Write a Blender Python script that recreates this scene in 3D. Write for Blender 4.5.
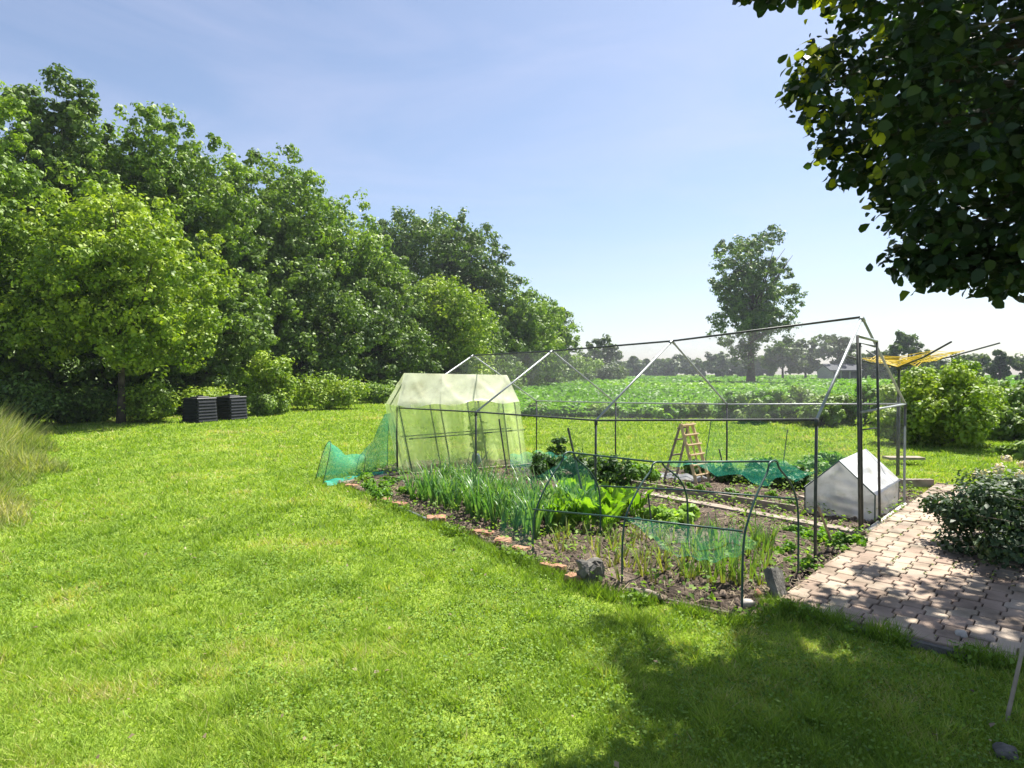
import bpy, math, random
import numpy as np
from mathutils import Vector, Matrix

for o in list(bpy.data.objects): bpy.data.objects.remove(o)
S = bpy.context.scene
COL = S.collection
R = math.radians
random.seed(7)
rng = np.random.default_rng(11)

# ---------------------------------------------------------------- camera
CH, F = 1.55, 620.0
PITCH = math.atan(11 / F)
cd = bpy.data.cameras.new("camera"); cam = bpy.data.objects.new("camera", cd); COL.objects.link(cam)
cam.location = (0, 0, CH); cam.rotation_euler = (math.pi / 2 - PITCH, 0, 0)
cd.sensor_width = 36; cd.lens = 36 * F / 1024; cd.clip_end = 3000; cd.clip_start = .05
S.camera = cam
# ---------------------------------------------------------------- light
SUN_EL, SUN_AZ = 60.0, 42.0           # azimuth measured from the view direction (+Y) towards +X
w = bpy.data.worlds.new("World"); S.world = w; w.use_nodes = True
nt = w.node_tree; bg = nt.nodes["Background"]
sky = nt.nodes.new("ShaderNodeTexSky"); sky.sky_type = 'NISHITA'; sky.sun_disc = False
sky.sun_elevation = R(SUN_EL); sky.sun_rotation = R(SUN_AZ)
sky.air_density = 1.0; sky.dust_density = 1.1; sky.ozone_density = 2.2; sky.altitude = 0
tcw = nt.nodes.new("ShaderNodeTexCoord"); mpw = nt.nodes.new("ShaderNodeMapping"); mpw.inputs["Scale"].default_value = (1.2, 1.2, 5.5); mpw.inputs["Rotation"].default_value = (.25, .1, 0)
nzw = nt.nodes.new("ShaderNodeTexNoise"); nzw.inputs["Scale"].default_value = 1.6; nzw.inputs["Detail"].default_value = 7; nzw.inputs["Roughness"].default_value = .55; nzw.inputs["Distortion"].default_value = .6
nt.links.new(tcw.outputs["Generated"], mpw.inputs[0]); nt.links.new(mpw.outputs[0], nzw.inputs["Vector"])
mrw = nt.nodes.new("ShaderNodeMapRange"); mrw.inputs[1].default_value = .42; mrw.inputs[2].default_value = .8; mrw.inputs[3].default_value = .06; mrw.inputs[4].default_value = .34
nt.links.new(nzw.outputs["Fac"], mrw.inputs[0])
mxw = nt.nodes.new("ShaderNodeMix"); mxw.data_type = 'RGBA'; mxw.inputs[7].default_value = (5.6, 5.5, 6.9, 1)      # thin high veil of cloud over the blue
nt.links.new(mrw.outputs[0], mxw.inputs[0]); nt.links.new(sky.outputs[0], mxw.inputs[6]); nt.links.new(mxw.outputs[2], bg.inputs[0]); bg.inputs[1].default_value = 0.066
sd = bpy.data.lights.new("sun", 'SUN'); sd.energy = 5.0; sd.angle = R(.55); sd.color = (1, .955, .87)
sun = bpy.data.objects.new("sun", sd); COL.objects.link(sun)
sv = Vector((math.sin(R(SUN_AZ)) * math.cos(R(SUN_EL)), math.cos(R(SUN_AZ)) * math.cos(R(SUN_EL)), math.sin(R(SUN_EL))))
sun.rotation_euler = sv.to_track_quat('Z', 'Y').to_euler()
S.view_settings.view_transform = 'Standard'; S.view_settings.look = 'None'
S.view_settings.exposure = 1.3; S.view_settings.gamma = 1.0
S.render.engine = 'CYCLES'
S.cycles.max_bounces = 8; S.cycles.transparent_max_bounces = 16; S.cycles.transmission_bounces = 4; S.cycles.diffuse_bounces = 3

# ---------------------------------------------------------------- measuring helpers
def ray(px, py):
    x, y = (px - 512) / F, (384 - py) / F
    return Vector((x, math.cos(PITCH) + y * math.sin(PITCH), -math.sin(PITCH) + y * math.cos(PITCH)))
def G(px, py, z=0.0):
    r = ray(px, py); t = (z - CH) / r.z
    return Vector((r.x * t, r.y * t, z))
def P(px, py, Y):
    r = ray(px, py); t = Y / r.y
    return Vector((r.x * t, Y, CH + r.z * t))

# ---------------------------------------------------------------- object helpers
def tag(o, label=None, cat=None, group=None, kind=None):
    if label: o['label'] = label
    if cat: o['category'] = cat
    if group: o['group'] = group
    if kind: o['kind'] = kind
    return o
def empty(name, loc, label=None, cat=None, group=None, rz=0):
    o = bpy.data.objects.new(name, None); COL.objects.link(o); o.location = loc; o.rotation_euler.z = rz
    o.empty_display_size = .1
    bpy.context.view_layer.update()
    return tag(o, label, cat, group)
def link(name, me, mat, parent=None):
    o = bpy.data.objects.new(name, me); COL.objects.link(o)
    if mat is not None: me.materials.append(mat)
    if parent is not None:
        o.parent = parent
        o.matrix_parent_inverse = Matrix.LocRotScale(parent.location, parent.rotation_euler, None).inverted()   # meshes are in world coordinates
    return o
def npmesh(name, V, Fa, mat, parent=None, tint=None, smooth=False):
    V = np.asarray(V, dtype=np.float32); Fa = np.asarray(Fa, dtype=np.int32)
    me = bpy.data.meshes.new(name); n, k = Fa.shape
    me.vertices.add(len(V)); me.vertices.foreach_set("co", V.ravel())
    me.loops.add(n * k); me.loops.foreach_set("vertex_index", Fa.ravel())
    me.polygons.add(n); me.polygons.foreach_set("loop_start", np.arange(0, n * k, k, dtype=np.int32))
    if smooth: me.polygons.foreach_set("use_smooth", np.ones(n, dtype=bool))
    me.update(calc_edges=True); me.validate()
    if tint is not None:
        a = me.attributes.new("tint", 'FLOAT', 'FACE'); a.data.foreach_set("value", np.asarray(tint, dtype=np.float32))
    return link(name, me, mat, parent)
class MB:
    def __init__(s): s.v = []; s.f = []; s.t = []
    def add(s, vs, fs, t=.5):
        b = len(s.v); s.v += [tuple(v) for v in vs]; s.f += [tuple(i + b for i in f) for f in fs]; s.t += [t] * len(fs)
    def box(s, c, size, rz=0, M=None, t=.5, bev=0):
        x, y, z = size[0] / 2, size[1] / 2, size[2] / 2
        M = M or (Matrix.Translation(c) @ Matrix.Rotation(rz, 4, 'Z'))
        b = bev
        if not b:
            vs = [M @ Vector((sx * x, sy * y, sz * z)) for sz in (-1, 1) for sx, sy in ((-1, -1), (1, -1), (1, 1), (-1, 1))]
            s.add(vs, [(3, 2, 1, 0), (4, 5, 6, 7), (0, 1, 5, 4), (1, 2, 6, 5), (2, 3, 7, 6), (3, 0, 4, 7)], t)
        else:
            vs = []
            for zz, ins in ((-z, 0), (z - b, 0), (z, b)):
                vs += [M @ Vector((sx * (x - ins), sy * (y - ins), zz)) for sx, sy in ((-1, -1), (1, -1), (1, 1), (-1, 1))]
            fs = [(3, 2, 1, 0), (8, 9, 10, 11)]
            for L in (0, 4): fs += [(L + i, L + (i + 1) % 4, L + 4 + (i + 1) % 4, L + 4 + i) for i in range(4)]
            s.add(vs, fs, t)
    def tube(s, pts, r, n=6, t=.5):
        pts = [Vector(p) for p in pts]; rs = r if isinstance(r, (list, tuple)) else [r] * len(pts)
        vs = []; up = Vector((0.31, 0.17, .93)); 
        for i, p in enumerate(pts):
            d = (pts[min(i + 1, len(pts) - 1)] - pts[max(i - 1, 0)]).normalized()
            a = d.cross(up)
            if a.length < .05: a = d.cross(Vector((1, 0, 0)))
            a.normalize(); b = d.cross(a)
            for k in range(n):
                q = 2 * math.pi * k / n
                vs.append(p + (a * math.cos(q) + b * math.sin(q)) * rs[i])
        fs = [(i * n + k, i * n + (k + 1) % n, (i + 1) * n + (k + 1) % n, (i + 1) * n + k) for i in range(len(pts) - 1) for k in range(n)]
        fs += [tuple(range(n))[::-1], tuple((len(pts) - 1) * n + k for k in range(n))]
        s.add(vs, fs, t)
    def bar(s, a, b, wd, th, side):     # flat board from a to b, width along side
        a, b = Vector(a), Vector(b); d = (b - a); L = d.length; d.normalize()
        sd_ = Vector(side); sd_ = (sd_ - d * sd_.dot(d)).normalized(); n = d.cross(sd_)
        M = Matrix((d, sd_, n)).transposed().to_4x4(); M.translation = (a + b) / 2
        s.box(None, (L, wd, th), M=M)
    def grid(s, fn, nu, nv):
        vs = [fn(i / nu, j / nv) for j in range(nv + 1) for i in range(nu + 1)]
        s.add(vs, [(j * (nu + 1) + i, j * (nu + 1) + i + 1, (j + 1) * (nu + 1) + i + 1, (j + 1) * (nu + 1) + i) for j in range(nv) for i in range(nu)])
    def build(s, name, mat, parent=None, smooth=False):
        me = bpy.data.meshes.new(name); me.from_pydata(s.v, [], s.f); me.update()
        a = me.attributes.new("tint", 'FLOAT', 'FACE'); a.data.foreach_set("value", s.t)
        if smooth: me.polygons.foreach_set("use_smooth", [True] * len(s.f))
        return link(name, me, mat, parent)
def copy_tree(o, parent=None):
    c = o.copy(); COL.objects.link(c); c.parent = parent
    for ch in [x for x in o.children]: copy_tree(ch, c)
    return c

# ---------------------------------------------------------------- materials
def nodes(name):
    m = bpy.data.materials.new(name); m.use_nodes = True; n = m.node_tree
    return m, n, n.nodes["Principled BSDF"], n.nodes["Material Output"]
def rampnode(n, stops):
    r = n.nodes.new("ShaderNodeValToRGB"); e = r.color_ramp.elements
    while len(e) < len(stops): e.new(.5)
    for i, (p, c) in enumerate(stops): e[i].position = p; e[i].color = (*c, 1)
    return r
def noisy(name, stops, scale=4, rough=.8, bump=.2, bscale=30, metal=0, detail=6, spec=.3, coord="Object", dist=.02):
    m, n, b, out = nodes(name)
    tc = n.nodes.new("ShaderNodeTexCoord"); nz = n.nodes.new("ShaderNodeTexNoise"); nz.inputs["Scale"].default_value = scale; nz.inputs["Detail"].default_value = detail
    n.links.new(tc.outputs[coord], nz.inputs["Vector"])
    r = rampnode(n, stops); n.links.new(nz.outputs["Fac"], r.inputs[0]); n.links.new(r.outputs[0], b.inputs["Base Color"])
    b.inputs["Roughness"].default_value = rough; b.inputs["Metallic"].default_value = metal; b.inputs["Specular IOR Level"].default_value = spec
    if bump:
        n2 = n.nodes.new("ShaderNodeTexNoise"); n2.inputs["Scale"].default_value = bscale; n2.inputs["Detail"].default_value = 8
        n.links.new(tc.outputs[coord], n2.inputs["Vector"])
        bp = n.nodes.new("ShaderNodeBump"); bp.inputs["Strength"].default_value = bump; bp.inputs["Distance"].default_value = dist
        n.links.new(n2.outputs["Fac"], bp.inputs["Height"]); n.links.new(bp.outputs[0], b.inputs["Normal"])
    return m
def leafmat(name, stops, trans=.35, rough=.55, tgain=(1.5, 1.6, .5), spec=.35):
    """leaf colour from the per-leaf tint; part of the light goes through the leaf"""
    m, n, b, out = nodes(name)
    at = n.nodes.new("ShaderNodeAttribute"); at.attribute_name = "tint"
    r = rampnode(n, stops); n.links.new(at.outputs["Fac"], r.inputs[0]); n.links.new(r.outputs[0], b.inputs["Base Color"])
    b.inputs["Roughness"].default_value = rough; b.inputs["Specular IOR Level"].default_value = spec
    tl = n.nodes.new("ShaderNodeBsdfTranslucent"); mx = n.nodes.new("ShaderNodeMix"); mx.data_type = 'RGBA'; mx.blend_type = 'MULTIPLY'; mx.inputs[0].default_value = 1
    n.links.new(r.outputs[0], mx.inputs[6]); mx.inputs[7].default_value = (*tgain, 1)
    n.links.new(mx.outputs[2], tl.inputs[0])
    ms = n.nodes.new("ShaderNodeMixShader"); ms.inputs[0].default_value = trans
    n.links.new(b.outputs[0], ms.inputs[1]); n.links.new(tl.outputs[0], ms.inputs[2]); n.links.new(ms.outputs[0], out.inputs[0])
    return m
def veil(name, col, alpha, trans=.5, weave=0, rough=.4):
    """thin see-through cloth, film or netting: part open, part lit fibre"""
    m, n, b, out = nodes(name)
    b.inputs["Roughness"].default_value = rough; tl = n.nodes.new("ShaderNodeBsdfTranslucent")
    t0_ = n.nodes.new("ShaderNodeTexCoord"); z0_ = n.nodes.new("ShaderNodeTexNoise"); z0_.inputs["Scale"].default_value = 3.3; z0_.inputs["Detail"].default_value = 9; z0_.inputs["Roughness"].default_value = .65
    n.links.new(t0_.outputs["Object"], z0_.inputs["Vector"]); r0_ = rampnode(n, [(.33, (col[0] * .72, col[1] * .70, col[2] * .62)), (.52, col), (.7, tuple(min(.9, c_ * 1.08) for c_ in col))])
    n.links.new(z0_.outputs["Fac"], r0_.inputs[0]); n.links.new(r0_.outputs[0], b.inputs["Base Color"]); n.links.new(r0_.outputs[0], tl.inputs[0])
    ms = n.nodes.new("ShaderNodeMixShader"); ms.inputs[0].default_value = trans
    n.links.new(b.outputs[0], ms.inputs[1]); n.links.new(tl.outputs[0], ms.inputs[2])
    tr = n.nodes.new("ShaderNodeBsdfTransparent"); m2 = n.nodes.new("ShaderNodeMixShader")
    tc = n.nodes.new("ShaderNodeTexCoord"); nz = n.nodes.new("ShaderNodeTexNoise"); nz.inputs["Scale"].default_value = 5; nz.inputs["Detail"].default_value = 5
    n.links.new(tc.outputs["Object"], nz.inputs["Vector"])
    mr = n.nodes.new("ShaderNodeMapRange"); mr.inputs[1].default_value = .3; mr.inputs[2].default_value = .7
    mr.inputs[3].default_value = max(0, alpha - .14 * min(1, alpha * 3)); mr.inputs[4].default_value = min(1, alpha + .14 * min(1, alpha * 3))
    n.links.new(nz.outputs["Fac"], mr.inputs[0]); n.links.new(mr.outputs[0], m2.inputs[0])
    n.links.new(tr.outputs[0], m2.inputs[1]); n.links.new(ms.outputs[0], m2.inputs[2]); n.links.new(m2.outputs[0], out.inputs[0])
    return m
def plain(name, c, rough=.5, metal=0):
    k = lambda f: tuple(x * f for x in c)
    return noisy(name, [(.3, k(.8)), (.7, k(1.12))], scale=9, rough=rough, bump=.08, metal=metal)

M = {}
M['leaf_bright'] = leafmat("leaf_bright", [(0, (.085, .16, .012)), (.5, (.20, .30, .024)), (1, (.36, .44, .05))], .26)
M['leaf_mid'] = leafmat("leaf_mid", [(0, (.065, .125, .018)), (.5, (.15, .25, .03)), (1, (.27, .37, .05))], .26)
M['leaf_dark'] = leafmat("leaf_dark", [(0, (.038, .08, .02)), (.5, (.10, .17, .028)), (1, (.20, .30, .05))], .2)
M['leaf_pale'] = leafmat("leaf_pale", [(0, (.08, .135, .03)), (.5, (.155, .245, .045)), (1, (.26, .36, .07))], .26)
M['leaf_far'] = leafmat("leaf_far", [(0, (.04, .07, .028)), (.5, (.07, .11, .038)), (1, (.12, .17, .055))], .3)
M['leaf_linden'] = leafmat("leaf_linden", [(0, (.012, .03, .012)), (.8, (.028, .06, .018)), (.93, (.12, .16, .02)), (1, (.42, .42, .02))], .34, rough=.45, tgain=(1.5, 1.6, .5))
M['leaf_bush'] = leafmat("leaf_bush", [(0, (.022, .05, .02)), (.75, (.045, .085, .03)), (1, (.15, .20, .09))], .2)
M['leek'] = leafmat("leek", [(0, (.045, .12, .04)), (.6, (.09, .21, .06)), (1, (.20, .32, .10))], .3, rough=.4)
M['chard'] = leafmat("chard", [(0, (.09, .21, .016)), (1, (.23, .38, .035))], .4, rough=.35)
M['bean'] = leafmat("bean", [(0, (.028, .075, .02)), (.7, (.06, .13, .025)), (1, (.12, .22, .04))], .3)
M['lettuce'] = leafmat("lettuce", [(0, (.19, .34, .05)), (1, (.36, .50, .10))], .45)
M['onion'] = leafmat("onion", [(0, (.30, .27, .09)), (.35, (.16, .24, .05)), (1, (.08, .20, .05))], .35)
M['crop'] = leafmat("crop", [(0, (.06, .15, .018)), (.5, (.12, .26, .024)), (1, (.23, .37, .04))], .35)
M['grass'] = leafmat("grass", [(0, (.09, .165, .024)), (.45, (.205, .31, .042)), (.78, (.31, .41, .07)), (.93, (.40, .42, .13)), (1, (.48, .42, .22))], .35, rough=.6, tgain=(1.4, 1.5, .4), spec=.2)
M['weed'] = leafmat("weed", [(0, (.08, .16, .024)), (1, (.24, .36, .06))], .3, spec=.15)
M['drygrass'] = leafmat("drygrass", [(0, (.12, .20, .035)), (.45, (.24, .28, .08)), (1, (.46, .42, .22))], .35, rough=.7)
M['straw'] = leafmat("straw", [(0, (.10, .07, .04)), (1, (.38, .30, .17))], .15)
M['flower'] = leafmat("flower", [(0, (.42, .36, .34)), (1, (.62, .55, .54))], .3)
M['bark'] = noisy("bark", [(.3, (.045, .035, .026)), (.7, (.13, .105, .08))], scale=6, bump=.6, bscale=25, rough=.95)
M['steel'] = noisy("galvanised_pipe", [(.3, (.28, .30, .31)), (.7, (.45, .47, .48))], scale=14, rough=.5, metal=.45, bump=.05)
M['greenpipe'] = noisy("coated_pipe", [(.3, (.025, .06, .055)), (.7, (.05, .10, .085))], scale=14, rough=.4, bump=.05)
M['darkpipe'] = noisy("dark_pipe", [(.3, (.04, .045, .045)), (.7, (.09, .095, .095))], scale=20, rough=.5, metal=.2, bump=.05)
M['wire'] = veil("wire_netting", (.36, .37, .39), .06, .2)
M['film'] = veil("yellowed_film", (.78, .95, .42), .37, .6, rough=.35)
M['fleece'] = veil("pale_sheet", (.82, .84, .62), .80, .35, rough=.6)
M['tentroof'] = veil("white_film", (.82, .83, .86), .93, .35, rough=.45)
M['tentwall'] = veil("shade_toned_film", (.66, .66, .66), .86, .40, rough=.45)  # white film greyed: the shade on the tent walls is put into the colour
M['net'] = veil("green_netting", (.05, .42, .30), .19, .5, rough=.6)
M['netlight'] = veil("light_green_netting", (.08, .46, .30), .11, .5, rough=.6)
M['netdense'] = veil("draped_netting", (.05, .48, .33), .36, .5, rough=.6)
M['netfaint'] = veil("faint_netting", (.10, .50, .36), .05, .5, rough=.6)
M['nethem'] = veil("gathered_netting", (.03, .48, .36), .62, .4, rough=.6)
M['netgrey'] = veil("grey_fleece", (.42, .44, .46), .6, .3)
M['darkwall'] = plain("grey_render", (.26, .27, .28), .9)
M['greyroof'] = plain("grey_roof", (.08, .085, .095), .9)
M['wood'] = noisy("ladder_wood", [(.3, (.52, .38, .20)), (.7, (.70, .55, .34))], scale=8, rough=.6, bump=.1)
M['oldwood'] = noisy("weathered_wood", [(.3, (.20, .16, .13)), (.7, (.38, .32, .26))], scale=10, rough=.9, bump=.3)
M['soil'] = noisy("soil", [(.28, (.04, .029, .021)), (.5, (.092, .068, .05)), (.75, (.22, .17, .13))], scale=3.2, rough=1, bump=1.0, bscale=42, detail=10, coord="Object", dist=.05)
M['clod'] = noisy("clod", [(.3, (.075, .052, .038)), (.7, (.25, .19, .145))], scale=5, rough=1, bump=.4, bscale=60)
M['block'] = noisy("old_concrete", [(.3, (.07, .068, .06)), (.7, (.20, .185, .16))], scale=12, rough=.95, bump=.5, bscale=60)
M['stone'] = noisy("pale_stone", [(.3, (.30, .27, .23)), (.7, (.50, .46, .41))], scale=12, rough=.85, bump=.2)
M['brick'] = noisy("old_brick", [(.3, (.26, .13, .08)), (.7, (.44, .25, .16))], scale=15, rough=.95, bump=.4, bscale=70)
M['sand'] = noisy("joint_sand", [(.3, (.11, .09, .065)), (.6, (.19, .16, .12)), (.8, (.12, .15, .05))], scale=7, rough=1, bump=.5)
M['yellow'] = noisy("yellow_cord", [(.3, (.72, .50, .03)), (.7, (.85, .62, .06))], scale=9, rough=.5, bump=0)
M['bin'] = noisy("black_plastic", [(.3, (.013, .015, .017)), (.7, (.026, .028, .031))], scale=6, rough=.5, bump=.1)
M['bluejug'] = plain("blue_plastic", (.05, .10, .20), .4)
M['white'] = plain("white_paint", (.62, .60, .54), .6)
M['render'] = plain("pale_render", (.62, .58, .52), .9)
M['rooftile'] = plain("roof_tile", (.22, .10, .07), .9)
M['glass'] = plain("window_glass", (.03, .04, .05), .1)

# pavers: tint chooses red / buff / grey
m, n, b, out = nodes("paver")
at = n.nodes.new("ShaderNodeAttribute"); at.attribute_name = "tint"
r = rampnode(n, [(0, (.29, .215, .175)), (.4, (.345, .27, .215)), (.7, (.33, .28, .235)), (1, (.40, .33, .255))]); n.links.new(at.outputs["Fac"], r.inputs[0])
tc = n.nodes.new("ShaderNodeTexCoord"); nz = n.nodes.new("ShaderNodeTexNoise"); nz.inputs["Scale"].default_value = 3.5; nz.inputs["Detail"].default_value = 9
n.links.new(tc.outputs["Object"], nz.inputs["Vector"])
r2 = rampnode(n, [(.32, (.45, .43, .36)), (.5, (.85, .82, .76)), (.62, (1.1, 1.07, 1.0))]); n.links.new(nz.outputs["Fac"], r2.inputs[0])
mx = n.nodes.new("ShaderNodeMix"); mx.data_type = 'RGBA'; mx.blend_type = 'MULTIPLY'; mx.inputs[0].default_value = 1
n.links.new(r.outputs[0], mx.inputs[6]); n.links.new(r2.outputs[0], mx.inputs[7]); n.links.new(mx.outputs[2], b.inputs["Base Color"])
n2 = n.nodes.new("ShaderNodeTexNoise"); n2.inputs["Scale"].default_value = 90; bp = n.nodes.new("ShaderNodeBump"); bp.inputs["Strength"].default_value = .4; bp.inputs["Distance"].default_value = .01
n.links.new(tc.outputs["Object"], n2.inputs["Vector"]); n.links.new(n2.outputs["Fac"], bp.inputs["Height"]); n.links.new(bp.outputs[0], b.inputs["Normal"])
b.inputs["Roughness"].default_value = .9; M['paver'] = m

# lawn soil-and-sward sheet
m, n, b, out = nodes("lawn_ground")
tc = n.nodes.new("ShaderNodeTexCoord")
def nzs(scale, detail=8):
    z = n.nodes.new("ShaderNodeTexNoise"); z.inputs["Scale"].default_value = scale; z.inputs["Detail"].default_value = detail
    n.links.new(tc.outputs["Object"], z.inputs["Vector"]); return z
ra = rampnode(n, [(.3, (.12, .185, .026)), (.5, (.19, .275, .04)), (.62, (.235, .31, .055)), (.76, (.27, .29, .09))]); n.links.new(nzs(1.3, 10).outputs["Fac"], ra.inputs[0])
rb = rampnode(n, [(.3, (.62, .66, .6)), (.7, (1.25, 1.2, 1.15))]); n.links.new(nzs(18, 8).outputs["Fac"], rb.inputs[0])
mx = n.nodes.new("ShaderNodeMix"); mx.data_type = 'RGBA'; mx.blend_type = 'MULTIPLY'; mx.inputs[0].default_value = 1
n.links.new(ra.outputs[0], mx.inputs[6]); n.links.new(rb.outputs[0], mx.inputs[7]); n.links.new(mx.outputs[2], b.inputs["Base Color"])
bp = n.nodes.new("ShaderNodeBump"); bp.inputs["Strength"].default_value = .8; bp.inputs["Distance"].default_value = .04
n.links.new(nzs(30, 10).outputs["Fac"], bp.inputs["Height"]); n.links.new(bp.outputs[0], b.inputs["Normal"])
b.inputs["Roughness"].default_value = 1; b.inputs["Specular IOR Level"].default_value = .1; M['lawn'] = m

# ---------------------------------------------------------------- geometry of the plot
g = Vector((.680, .733, 0)); v = Vector((.733, -.680, 0)); L0 = Vector((2.41, 4.90, 0)); LV = Vector((-4.157, 4.52, 0)); GV = Vector((2.21, 2.38, 0))
bed_poly = [G(338, 484), G(435, 524), G(520, 560), G(600, 592), G(742, 622), G(788, 606), G(865, 545), G(925, 497), G(902, 489), G(860, 482), G(700, 470), G(560, 462), G(470, 461), G(405, 463)]
path_o = Vector((1.72, 4.05, 0)); path_len, path_w = 6.0, 2.0
path_poly = [path_o, path_o + v * path_w, path_o + v * path_w + g * path_len, path_o + g * path_len]
def inside(xy, poly):
    x, y = xy[:, 0], xy[:, 1]; res = np.zeros(len(x), bool); k = len(poly)
    for i in range(k):
        a, c = poly[i], poly[(i + 1) % k]
        if abs(c.y - a.y) < 1e-9: continue
        cond = ((a.y > y) != (c.y > y)) & (x < (c.x - a.x) * (y - a.y) / (c.y - a.y) + a.x)
        res ^= cond
    return res
def vnoise(x, y, s, seed=0):
    """smooth value noise in numpy"""
    x = np.asarray(x) * s + 100 + seed * 17.3; y = np.asarray(y) * s + 100 + seed * 9.1
    xi, yi = np.floor(x).astype(int), np.floor(y).astype(int); fx, fy = x - xi, y - yi
    fx = fx * fx * (3 - 2 * fx); fy = fy * fy * (3 - 2 * fy)
    h = lambda a, c: (np.sin(a * 127.1 + c * 311.7 + seed * 74.7) * 43758.5453) % 1.0
    return (h(xi, yi) * (1 - fx) + h(xi + 1, yi) * fx) * (1 - fy) + (h(xi, yi + 1) * (1 - fx) + h(xi + 1, yi + 1) * fx) * fy

# ---------------------------------------------------------------- the ground
o = npmesh("ground", [(-420, -30, 0), (420, -30, 0), (420, 620, 0), (-420, 620, 0)], [(0, 1, 2, 3)], M['lawn']); tag(o, "wide mown lawn running out to the flat fields", None, None, 'structure')
# soil of the vegetable bed, a raised uneven sheet
xs = np.arange(-3.0, 6.6, .045); ys = np.arange(3.6, 11.4, .045); X, Yg = np.meshgrid(xs, ys)
Z = .018 + .05 * (vnoise(X, Yg, 2.2, 1) - .4) + .035 * (vnoise(X, Yg, 7, 2) - .5) + .022 * (vnoise(X, Yg, 19, 3) - .5)
pts = np.stack([X.ravel(), Yg.ravel()], 1); ins = inside(pts, bed_poly).reshape(X.shape)
near = ins.copy()
for dx in (-2, 0, 2):
    for dy in (-2, 0, 2): near &= np.roll(np.roll(ins, dx, 0), dy, 1)
Z = np.where(near, np.maximum(Z, .006) + .012, .006)
Vs = np.stack([X.ravel(), Yg.ravel(), Z.ravel()], 1); W = X.shape[1]; Hh = X.shape[0]
idx = np.arange(W * Hh).reshape(Hh, W); Q = np.stack([idx[:-1, :-1], idx[:-1, 1:], idx[1:, 1:], idx[1:, :-1]], -1)
keep = ins[:-1, :-1] & ins[:-1, 1:] & ins[1:, 1:] & ins[1:, :-1]
o = npmesh("garden_soil", Vs, Q[keep], M['soil'], smooth=True); tag(o, "dug brown soil of the vegetable bed", None, None, 'structure')
def in_bed(n_, margin=0):
    out_ = np.zeros((0, 2))
    while len(out_) < n_:
        c = np.stack([rng.uniform(-3, 6.4, n_ * 3), rng.uniform(3.7, 11.2, n_ * 3)], 1); out_ = np.concatenate([out_, c[inside(c, bed_poly)]])
    return out_[:n_]
# path of interlocking pavers
base = npmesh("path", [tuple(p + Vector((0, 0, z))) for z in (0, .03) for p in path_poly], [(4, 5, 6, 7), (0, 1, 5, 4), (1, 2, 6, 5), (2, 3, 7, 6), (3, 0, 4, 7)], M['sand'])
tag(base, "brick paved garden path beside the vegetable bed", None, None, 'structure')
pm = MB(); pl, pw, kink = .205, .125, .013
for i in range(int(path_w / pw)):
    for j in range(-1, int(path_len / pl) + 1):
        off = (i % 2) * pl * .5
        c0 = (j * pl + off, i * pw)
        gp = .0035; b0, b1 = c0[1] + gp, c0[1] + pw - gp; sg_ = kink * (1 if i % 2 == 0 else -1)
        prof_ = [(0, sg_), (.44, sg_), (.56, -sg_), (1, -sg_)]
        lo, hi = max(0, c0[0]), min(path_len, c0[0] + pl)
        if hi - lo < .04: continue
        def ks(u_):
            r_ = (u_ - c0[0]) / pl; return sg_ * max(-1, min(1, (.5 - r_) / .06))
        us = sorted(set([lo + gp, hi - gp] + [c0[0] + pl * r_ for r_ in (.44, .56) if lo + .01 < c0[0] + pl * r_ < hi - .01])); kn = [ks(u_) for u_ in us]
        if i == 0: kb = [0] * len(us)
        else: kb = kn
        a0, a1 = us[0], us[-1]
        loop = [(uu, b0 + s_) for uu, s_ in zip(us, kb)] + [(uu, b1 + s_) for uu, s_ in reversed(list(zip(us, kn)))]
        h = .050 + random.uniform(-.005, .005); tx, ty = random.uniform(-.02, .02), random.uniform(-.02, .02)
        cu, cv = (a0 + a1) / 2, (b0 + b1) / 2; vs = []
        for ins_, hh in ((1, .02), (1, h - .006), (.93, h)):
            for (uu, vv) in loop:
                du, dv = (uu - cu) * ins_, (vv - cv) * ins_
                vs.append(path_o + g * (cu + du) + v * (cv + dv) + Vector((0, 0, hh + (du * tx + dv * ty if hh > .03 else 0))))
        k = len(loop); fs = [tuple(range(2 * k, 3 * k))] + [(L * k + a, L * k + (a + 1) % k, (L + 1) * k + (a + 1) % k, (L + 1) * k + a) for L in (0, 1) for a in range(k)]
        pm.add(vs, fs, random.random())
pm.build("pavers", M['paver'], base)
kb_ = MB(); e0, e1 = path_o - g * .03 - v * .03, path_o - g * .03 + v * path_w
kb_.bar(e0 + Vector((0, 0, .012)), e1 + Vector((0, 0, .012)), .04, .05, g); kb_.build("kerb", M['block'], base)

# ---------------------------------------------------------------- leaves
def frame_axes(N):
    rnd = rng.normal(size=N.shape); T = np.cross(N, rnd); T /= np.linalg.norm(T, axis=1, keepdims=True) + 1e-9
    return T, np.cross(N, T)
def leaves(name, C, N, Sz, mat, parent, width=.62, tint=None, fold=.14, rounded=False):
    N = N / (np.linalg.norm(N, axis=1, keepdims=True) + 1e-9); T, B = frame_axes(N); Sz = np.asarray(Sz)[:, None]; n_ = len(C)
    if rounded:
        prof = [(-.5, .0, 0), (-.42, .30, .1), (-.05, .46, .14), (.28, .27, .08), (.55, 0, -.04), (.28, -.27, .08), (-.05, -.46, .14), (-.42, -.30, .1)]
    else:
        prof = [(-.5, 0, 0), (-.05, width / 2, fold), (.5, 0, 0), (-.05, -width / 2, fold)]
    k = len(prof)
    V = np.stack([C + T * (a * Sz) + B * (b_ * Sz) + N * (c * Sz) for a, b_, c in prof], 1).reshape(-1, 3)
    Fc = np.arange(n_ * k).reshape(n_, k)
    if tint is None: tint = np.clip(rng.normal(.5, .22, n_), 0, 1)
    return npmesh(name, V, Fc, mat, parent, tint)
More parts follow.
